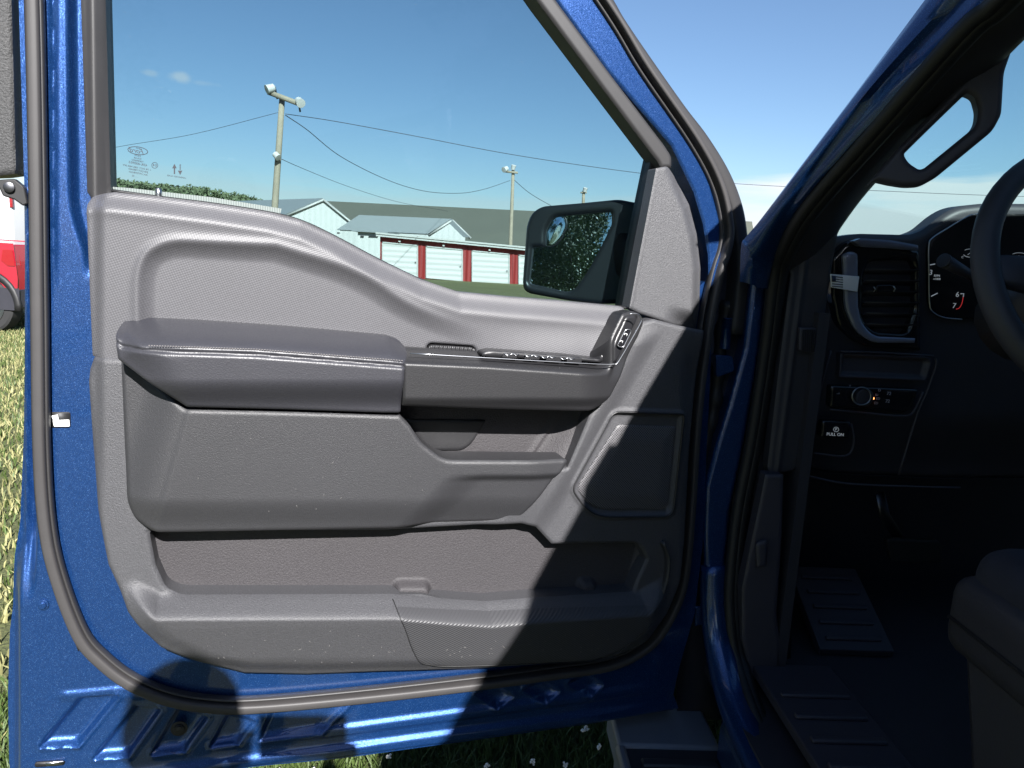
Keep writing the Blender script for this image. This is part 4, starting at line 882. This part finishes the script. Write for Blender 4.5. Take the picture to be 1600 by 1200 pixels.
gar=empty('storage_garage',tuple(GT(760,1)),'low red storage garage with a row of white roller doors','garage')
mk('wall',gquad(594,1180,.06,1.6,0,9),M_red,gar,smooth=False)
mk('fascia',gquad(590,1182,-.02,.06,-.35,-.02),M_wht,gar,smooth=False)
rfv=np.array([GT(590,-.02)+[0,-.4,0],GT(1182,-.02)+[0,-.4,0],GT(1182,-.02)+[0,9,.02],GT(590,-.02)+[0,9,.02]]); mk('roof',(rfv,[[0,1,2,3]],np.zeros((4,2))),M_wht,gar,smooth=False,solid=.08)
dx=[599,667.5,739,812,886,962,1040,1120]
for i,x in enumerate(dx):
    w=53+i*1.5
    d_=mk('roller_door',gquad(x,x+w,.215,1.02,-.06,.02),M_wd,gar,smooth=False)
    mk('door_frame',[gquad(x-1.6,x,.19,1.02,-.1,.0),gquad(x+w,x+w+1.6,.19,1.02,-.1,.0),gquad(x-1.6,x+w+1.6,.185,.213,-.1,.0)],M_wht,d_,smooth=False)
    mk('door_latch',gquad(x+w-3,x+w-1.8,.62,.66,-.12,-.05),M_brubber,d_,smooth=False)
    mk('wall_lamp',gquad(x+25,x+28,.12,.155,-.2,.0),M_wht,gar,smooth=False)
for i in range(7): mk('corner_trim',gquad(dx[i]+53+i*1.5+6.4,dx[i]+53+i*1.5+7.4,.09,1.02,-.04,.0),M_wht if False else MATS['red_ribbed_steel'],gar,smooth=False)
# --- gabled buildings
def gable(name,label,apex,eL,eR,base,y,ext,wallm,roofm,over=.15,wins=()):
    A,Lp,Rp=PY(*apex,y),PY(*eL,y),PY(*eR,y); BL=Lp-Z*base; BR=Rp-Z*base; x=np.array(ext,float)
    o=empty(name,tuple((BL+BR)/2),label,'shed')
    f=[A,Lp,BL,BR,Rp]; v=np.array(f+[p+x for p in f]); fc=[[0,1,2,3,4],[9,8,7,6,5],[1,6,7,2],[2,7,8,3],[3,8,9,4]]
    mk('wall',(v,fc,np.array([[p[0],p[2]] for p in v])),wallm,o,smooth=False)
    xn=nrm(x); 
    for s,E in ((0,Lp),(1,Rp)):
        dn=nrm(E-A); e=E+dn*.25; a=A-xn*over+Z*.06; b=e-xn*over+Z*.06; q=np.array([a,b,b+x+xn*over,a+x+xn*over]); mk('roof',(q,[[0,1,2,3]],np.array([[p[0],p[1]] for p in q])),roofm,o,smooth=False,solid=.1)
        q=np.array([a-Z*.02,b-Z*.02]); mk('barge_board',tube([a-xn*.05-Z*.08,b-xn*.05-Z*.08],.03,.09,ref=Z,seg=4,flat=True),M_wht,o)
    for (px0,py0,px1,py1) in wins:
        c=[PY(px0,py0,y),PY(px1,py0,y),PY(px1,py1,y),PY(px0,py1,y)]; v=np.array([p-np.array([0,d,0]) for d in(.05,-.05) for p in c]); mk('window',(v,[[3,2,1,0],[0,1,5,4],[1,2,6,5],[2,3,7,6],[3,0,4,7]],np.zeros((8,2))),M_brubber,o,smooth=False)
    return o
M_gr=mat('pale_blue_grey_roof',(.17,.195,.20),.5,bump=('vslats',14,.04,.01),vary=(.3,.06)); M_ol=mat('olive_grey_roof',(.085,.092,.072),.75,vary=(.2,.1,2,.05)); M_ww=mat('white_shed_siding',(.40,.42,.40),.6,bump=('vslats',16,.25,.02))
gable('white_shed','large white gabled shed with pale roof behind the red garage','' or (503,312),(444,337),(562,360),3.2,52.,(-16,14,0),M_ww,M_gr,wins=((527,363,537,364.6),(545,364,555,365.6)))
gable('small_shed','small white gabled shed in front of the olive barn roof',(702,343.5),(670,364),(727,368),2.6,50.,(-6.4,1.0,.0),M_ww,M_gr,wins=())
# wing wall between them
wg=empty('white_annex',tuple(PY(578,372,46.)*np.array([1,1,0])),'low white annex with small windows left of the red garage','shed')
c=[PY(559,362,46),PY(600,364.5,46)]; v=[]
for d in (0,3): v+= [c[0]+[0,d,0],c[1]+[0,d,0],c[1]+[0,d,-2.6],c[0]+[0,d,-2.6]]
mk('wall',(np.array(v),[[3,2,1,0],[4,5,6,7],[0,1,5,4],[1,2,6,5],[3,0,4,7]],np.array([[p[0],p[2]] for p in v])),M_ww,wg,smooth=False)
q=np.array([c[0]+[-.3,-.3,.05],c[1]+[.3,-.3,.05],c[1]+[.3,3.2,.02],c[0]+[-.3,3.2,.02]]); mk('roof',(q,[[0,1,2,3]],np.zeros((4,2))),M_gr,wg,smooth=False,solid=.1)
for a_,b_ in ((563,568),(576,590)):
    z0=[PY(a_,368,45.9),PY(b_,368.5,45.9),PY(b_,370.3,45.9),PY(a_,369.8,45.9)]; mk('window',(np.array(z0+[p+[0,.1,0] for p in z0]),[[3,2,1,0],[0,1,5,4],[1,2,6,5],[2,3,7,6],[3,0,4,7]],np.zeros((8,2))),M_brubber,wg,smooth=False)
# olive barn
barn=empty('long_barn',(0,70,0),'long low barn with olive grey roof behind the garages','barn')
rA,rB=PY(490,314,78),PY(1175,347,78); eA,eB=PY(480,378,66),PY(1190,425,66)
q=np.array([eA,eB,rB,rA]); mk('roof',(q,[[0,1,2,3]],np.array([[p[0],p[1]] for p in q])),M_ol,barn,smooth=False,solid=.12)
q=np.array([rA,rB,eB+[0,24,0],eA+[0,24,0]]); mk('roof',(q,[[0,1,2,3]],np.zeros((4,2))),M_ol,barn,smooth=False,solid=.12)
q=np.array([eA,eB,eB*[1,1,0],eA*[1,1,0]])+[0,.4,-.1]; mk('wall',(q,[[0,1,2,3]],np.zeros((4,2))),M_ww,barn,smooth=False,solid=.2)
for xx in (eA,eB):
    rr_=rA if xx is eA else rB; q=np.array([xx,rr_,xx+[0,24,0],(xx+[0,24,0])*[1,1,0],xx*[1,1,0]])+[0,0,-.1]; mk('wall',(q,[[0,1,2,3,4]],np.zeros((5,2))),M_ww,barn,smooth=False,solid=.2)
# --- utility poles
M_pole=mat('weathered_pole_wood',(.24,.215,.16),.9,vary=(4,.2,30,.15)); M_lamp=mat('lamp_white',(.45,.46,.44),.4)
def pole(label,top,bot,y,r0,r1,lamps,arm):
    A=PY(*top,y); B_=PY(*bot,y); d=nrm(A-B_); base=B_-d*(B_[2]/d[2]); o=empty('utility_pole',tuple(base),label,'utility pole','utility poles with lamps')
    mk('post',tube([base,B_,(A+B_)/2,A],[r0*1.15,r0,(r0+r1)/2,r1],ref=(0,1,0),seg=14),M_pole,o)
    if arm: mk('crossarm',tube([PY(*arm[0],y-.15),PY(*arm[1],y-.15)],.055,.07,ref=Z,seg=6),M_pole,o)
    for (x,yy,k,dr) in lamps:
        c=PY(x,yy,y-.2); dr=nrm(dr); l=mk('lamp',tube([c-dr*k*.6,c-dr*k*.4,c+dr*k*.3,c+dr*k*.6,c+dr*k*.62],[k*.25,k*.5,k*.55,k*.6,k*.3],ref=(0,1,.1),seg=14),M_lamp,o,sharp=40)
        mk('bracket',tube([c-dr*k*.6,c-dr*k*.6-Z*.25+[0,.15,0]],.025,ref=(0,1,0),seg=6),M_steel,l)
    return o,A,d
p1,A1,_=pole('tall wooden pole with two floodlights on a slanted crossarm','' or (441,152),(429,330),19.,.085,.07,[(423,138,.19,(-.6,-.5,-.35)),(468,159,.19,(.5,-.6,-.4)),(432,243,.15,(.7,-.3,-.6))],((419,144),(472,164)))
p2,A2,_=pole('wooden pole with a twin lamp behind the second garage door','' or (802,263),(798,371),44.,.11,.09,[(790,264,.28,(-.4,-.5,-.3)),(802,262,.24,(.2,-.3,.9))],((790,268),(809,270)))
p3,A3,_=pole('short distant pole with one lamp above the door mirror','' or (912,298),(911,330),60.,.13,.11,[(914,297,.3,(.2,-.3,.9))],((907,301),(917,301)))
# --- wires
M_wire=mat('black_cable',(.03,.03,.035),.6)
def wire(label,pts,y0,y1,r):
    p=spline(pts,10); ys=np.linspace(y0,y1,len(p)); q=np.array([PY(a[0],a[1],y) for a,y in zip(p,ys)])
    o=mk('overhead_wire',tube(q,r,ref=Z,seg=5),M_wire); tag(o,label,'wire','overhead wires between the poles'); return o
wire('wire rising from the left window edge to the tall pole',[(60,262),(172,232),(300,210),(434,176)],22,19,.006)
wire('long top wire running from the tall pole past the windshield',[(446,178),(520,189),(640,211),(780,238),(900,257),(1020,273),(1150,287),(1370,298),(1565,306),(1800,312)],19,30,.009)
wire('drooping wire from the tall pole to the twin lamp pole',[(446,180),(480,203),(530,243),(600,279),(660,298),(715,302),(755,296),(797,282)],19,43.8,.012)
wire('low wire leaving the small lamp of the tall pole rightward',[(434,246),(470,262),(540,290),(620,315),(700,330)],19,50,.010)
wire('short wire falling right from the twin lamp pole',[(803,281),(828,302),(862,322),(905,345)],44,52,.016)
# --- treeline far left
def leafcloud(n,blobs,size,m,name,parent=None,squash=.75):
    V=np.zeros((n,4,3)); b=np.array(blobs); w=b[:,3]**2; idx=rng.choice(len(b),n,p=w/w.sum()); d=rng.normal(size=(n,3)); d/=np.linalg.norm(d,axis=1)[:,None]
    rad=b[idx,3]*rng.uniform(.35,1.05,n)**.6; c=b[idx,:3]+d*rad[:,None]*np.array([1,1,squash]); a=rng.normal(size=(n,3)); a/=np.linalg.norm(a,axis=1)[:,None]; e=np.cross(a,rng.normal(size=(n,3))); e/=np.linalg.norm(e,axis=1)[:,None]; s=size*rng.uniform(.5,1.3,n)[:,None]
    V[:,0]=c-a*s; V[:,1]=c-e*s*.45; V[:,2]=c+a*s; V[:,3]=c+e*s*.45
    return mk(name,(V.reshape(-1,3),(np.arange(n)[:,None]*4+np.arange(4)).tolist(),np.zeros((n*4,2))),m,parent,smooth=False)
M_far=mat('far_foliage',(.085,.115,.055),.8,vary=(.15,.5,1.5,.35)); bl=[]
for px in np.arange(60,410,5):
    top=np.interp(px,[60,172,200,250,300,330,365,395,410],[268,273,279,285,288,293,299,305,309])+rng.uniform(-2,3); y=rng.uniform(140,165); P_=PY(px,top,y); r=rng.uniform(1.0,2.4)
    bl.append((P_[0],P_[1],P_[2]-r,r)); bl.append((P_[0]+rng.uniform(-2,2),P_[1]+2,P_[2]-2.4*r,r*1.4)); bl.append((P_[0],P_[1]-4,P_[2]-4*r,r*1.8))
tl=leafcloud(60000,bl,.42,M_far,'treeline'); tag(tl,'distant line of green trees beyond the white shed roof','treeline',kind='stuff')
# --- trees behind the camera: two for the door mirror, the rest added against sky fill
def tree(t0,k,label,zlo=1.6,nl=30000,ls=.075):
    t0=np.array(t0,float); o=empty('tree',tuple(t0),label,'tree','trees behind the photographer')
    lm=mat('tree_bark',(.11,.085,.06),.9,bump=('noise',12,1,.05)); fol=mat('tree_leaves',(.10,.13,.035),.55,vary=(1.2,.5,9,.3)); g=[tube([t0,t0+np.array([.1,0,1.5])*k,t0+np.array([.2,.1,3.2])*k,t0+np.array([.1,.3,5])*k],[.32,.26,.2,.12],ref=(0,1,0),seg=12)]; bl=[]
    for i in range(34):
        a=rng.uniform(0,2*math.pi); z=rng.uniform(zlo,5); s=t0+np.array([.15,.1,z])*k; l=rng.uniform(1.2,2.9)*k; e=s+np.array([math.cos(a)*l,math.sin(a)*l,rng.uniform(.4,1.8)*k]); dr=e+np.array([math.cos(a)*.6,math.sin(a)*.6,-rng.uniform(.6,1.8)])
        g.append(tube(spline([s,(s+e)/2+Z*.3,e,dr],4),np.linspace(.07,.012,13),ref=(.1,.2,1),seg=6))
        for j in range(7): t=j/6; p=(s+(e-s)*(.4+.6*t)); bl.append((*(p+rng.normal(size=3)*.25),rng.uniform(.25,.5)*k))
        for j in range(5): p=e+(dr-e)*j/4; bl.append((*(p+rng.normal(size=3)*.15),rng.uniform(.2,.4)*k))
    mk('trunk',g,lm,o); leafcloud(nl,bl,ls*k,fol,'crown',o,1.0)
tree((-14.0,-23,0),1.5,'leafy tree with drooping branches reflected in the door mirror',.5,60000,.05)
tree((-19,-32,0),1.7,'darker leafy tree directly behind the one reflected in the door mirror',.6,40000)
tree((-9.5,-4,0),1.75,'unseen broad leafy tree added left behind the photographer to block sky light')  # added out of view to cut sky fill on the shaded door
tree((-1.2,-15,0),1.5,'unseen tallest leafy tree added farther back behind the photographer to block sky light')  # added sky blocker, out of view
tree((-13,-.5,0),1.5,'unseen leafy tree added left of the photographer beyond the lawn to block sky light')  # added out of view, blocks sky fill and paint reflections from the left
tree((11,-9,0),1.3,'unseen rounded leafy tree added behind the right side of the truck to block sky light')  # added sky blocker on the right, out of view
# --- red car and white trailer at far left
def car():
    # profile in (along, z): rear end to the right
    y0=9.5; pr=PY(27,500,y0); xr=pr[0]; body=[(0,.42),(.03,.75),(0,1.2),(-1.75,1.22),(-1.85,1.24),(-2.15,1.74),(-3.1,1.72),(-3.75,1.22),(-5.1,1.08),(-5.3,.6),(-5.25,.35),(-4.8,.32)]
    o=empty('red_pickup',(xr-2.2,y0+.9,0),'shiny red pickup parked on the lawn, its tail end at the left edge','pickup truck')
    ax=.95
    arch=[]
    def archpts(c): return [(c+.42*math.cos(a),.36+.42*math.sin(a)) for a in np.linspace(math.pi,0,12)]
    prof=body+archpts(-4.35)+archpts(-.46)+[(-.02,.34)]
    k=len(prof); v=[]
    for yy,s in ((0,0),(.05,.0),(1.75,.0),(1.8,.0)):
        for (a,z) in prof:
            tumble=.16*max(0,(z-1.24)/.6); v.append([xr+a,y0+ (yy+tumble if yy<1 else yy-tumble),z])
    f=[list(range(k)),[3*k+i for i in range(k)][::-1]]
    for j in range(3): f+=[[j*k+i,j*k+(i+1)%k,(j+1)*k+(i+1)%k,(j+1)*k+i] for i in range(k)]
    mk('body',(np.array(v,float),f,np.zeros((len(v),2))),mat('red_car_paint',(.3,.006,.02),.25,coat=1,vary=(3,.05)),o,bevel=.03)
    P=Pl([xr,y0-.004,0],[1,0,0],Z,[0,-1,0])
    def pq(pts,dy0,dy1): 
        n=len(pts); v=[[xr+a,y0+dy0+.16*max(0,(z-1.24)/.6),z] for a,z in pts]+[[xr+a,y0+dy1+.16*max(0,(z-1.24)/.6),z] for a,z in pts]; return np.array(v),[list(range(n)),list(range(2*n-1,n-1,-1))]+[[i,(i+1)%n,(i+1)%n+n,i+n] for i in range(n)],np.zeros((2*n,2))
    for w in ([(-2.2,1.18),(-2.4,1.6),(-3.0,1.6),(-3.5,1.22)],): mk('side_window',pq(w,-.006,.03),M_black,o)
    mk('tail_light',pq([(.02,.92),(.0,1.12),(-.13,1.12),(-.16,.98),(-.08,.92)],-.012,.1),mat('tail_light_red',(.25,.01,.015),.15,coat=1),o,bevel=.005)
    for c in (-.42,-4.35):
        mk('wheel_arch_trim',tube([np.array([xr+c+.45*math.cos(a),y0-.01,.36+.45*math.sin(a)]) for a in np.linspace(-.1,math.pi+.1,18)],.05,.03,ref=(0,1,0),seg=8),M_brubber,o)
        for yy in (0.1,1.7):
            w=mk('wheel',tube([[xr+c,y0+yy-.1,.36],[xr+c,y0+yy-.08,.36],[xr+c,y0+yy+.1,.36],[xr+c,y0+yy+.12,.36]],[.33,.36,.36,.33],ref=Z,seg=36),MATS['tyre_rubber'],o,sharp=30)
            mk('rim',tube([[xr+c,y0+yy-.11,.36],[xr+c,y0+yy-.05,.36]],[.25,.22],ref=Z,seg=30),M_satin,w,sharp=30)
    mk('lower_bumper',pq([(.04,.34),(.05,.6),(-.25,.6),(-.3,.34)],-.02,1.7),M_dark,o,bevel=.02)
car()
def van():
    y0=13.5; xr=PY(18,340,y0)[0]; o=empty('white_van',(xr-2.6,y0+1,0),'tall white van parked behind the red pickup','van'); prof=[(0,.45),(0,2.05),(-.12,2.2),(-3.9,2.25),(-4.7,1.5),(-5.5,1.2),(-5.6,.5)]
    v=[[xr+a,y0+yy,z] for yy in (0,2) for a,z in prof]; k=len(prof)
    mk('body',(np.array(v),[list(range(k)),list(range(2*k-1,k-1,-1))]+[[i,i+k,(i+1)%k+k,(i+1)%k] for i in range(k)],np.zeros((2*k,2))),mat('white_van_paint',(.45,.46,.47),.3,coat=.5,vary=(3,.05)),o,bevel=.06)
    for c in (-1.1,-4.6):
        w=mk('wheel',tube([[xr+c,y0-.02,.38],[xr+c,y0+.2,.38]],.37,ref=Z,seg=32),MATS['tyre_rubber'],o,sharp=30); mk('rim',tube([[xr+c,y0-.04,.38],[xr+c,y0+.05,.38]],.22,ref=Z,seg=24),M_satin,w,sharp=30)
    mk('tail_light',box([xr-.0,y0+.02,1.9],(.05,.05,.2)),MATS['tail_light_red'],o,bevel=.01)
    mk('side_window',box([xr-4.1,y0-.01,1.7],(.8,.03,.5)),M_black,o,bevel=.01)
van()
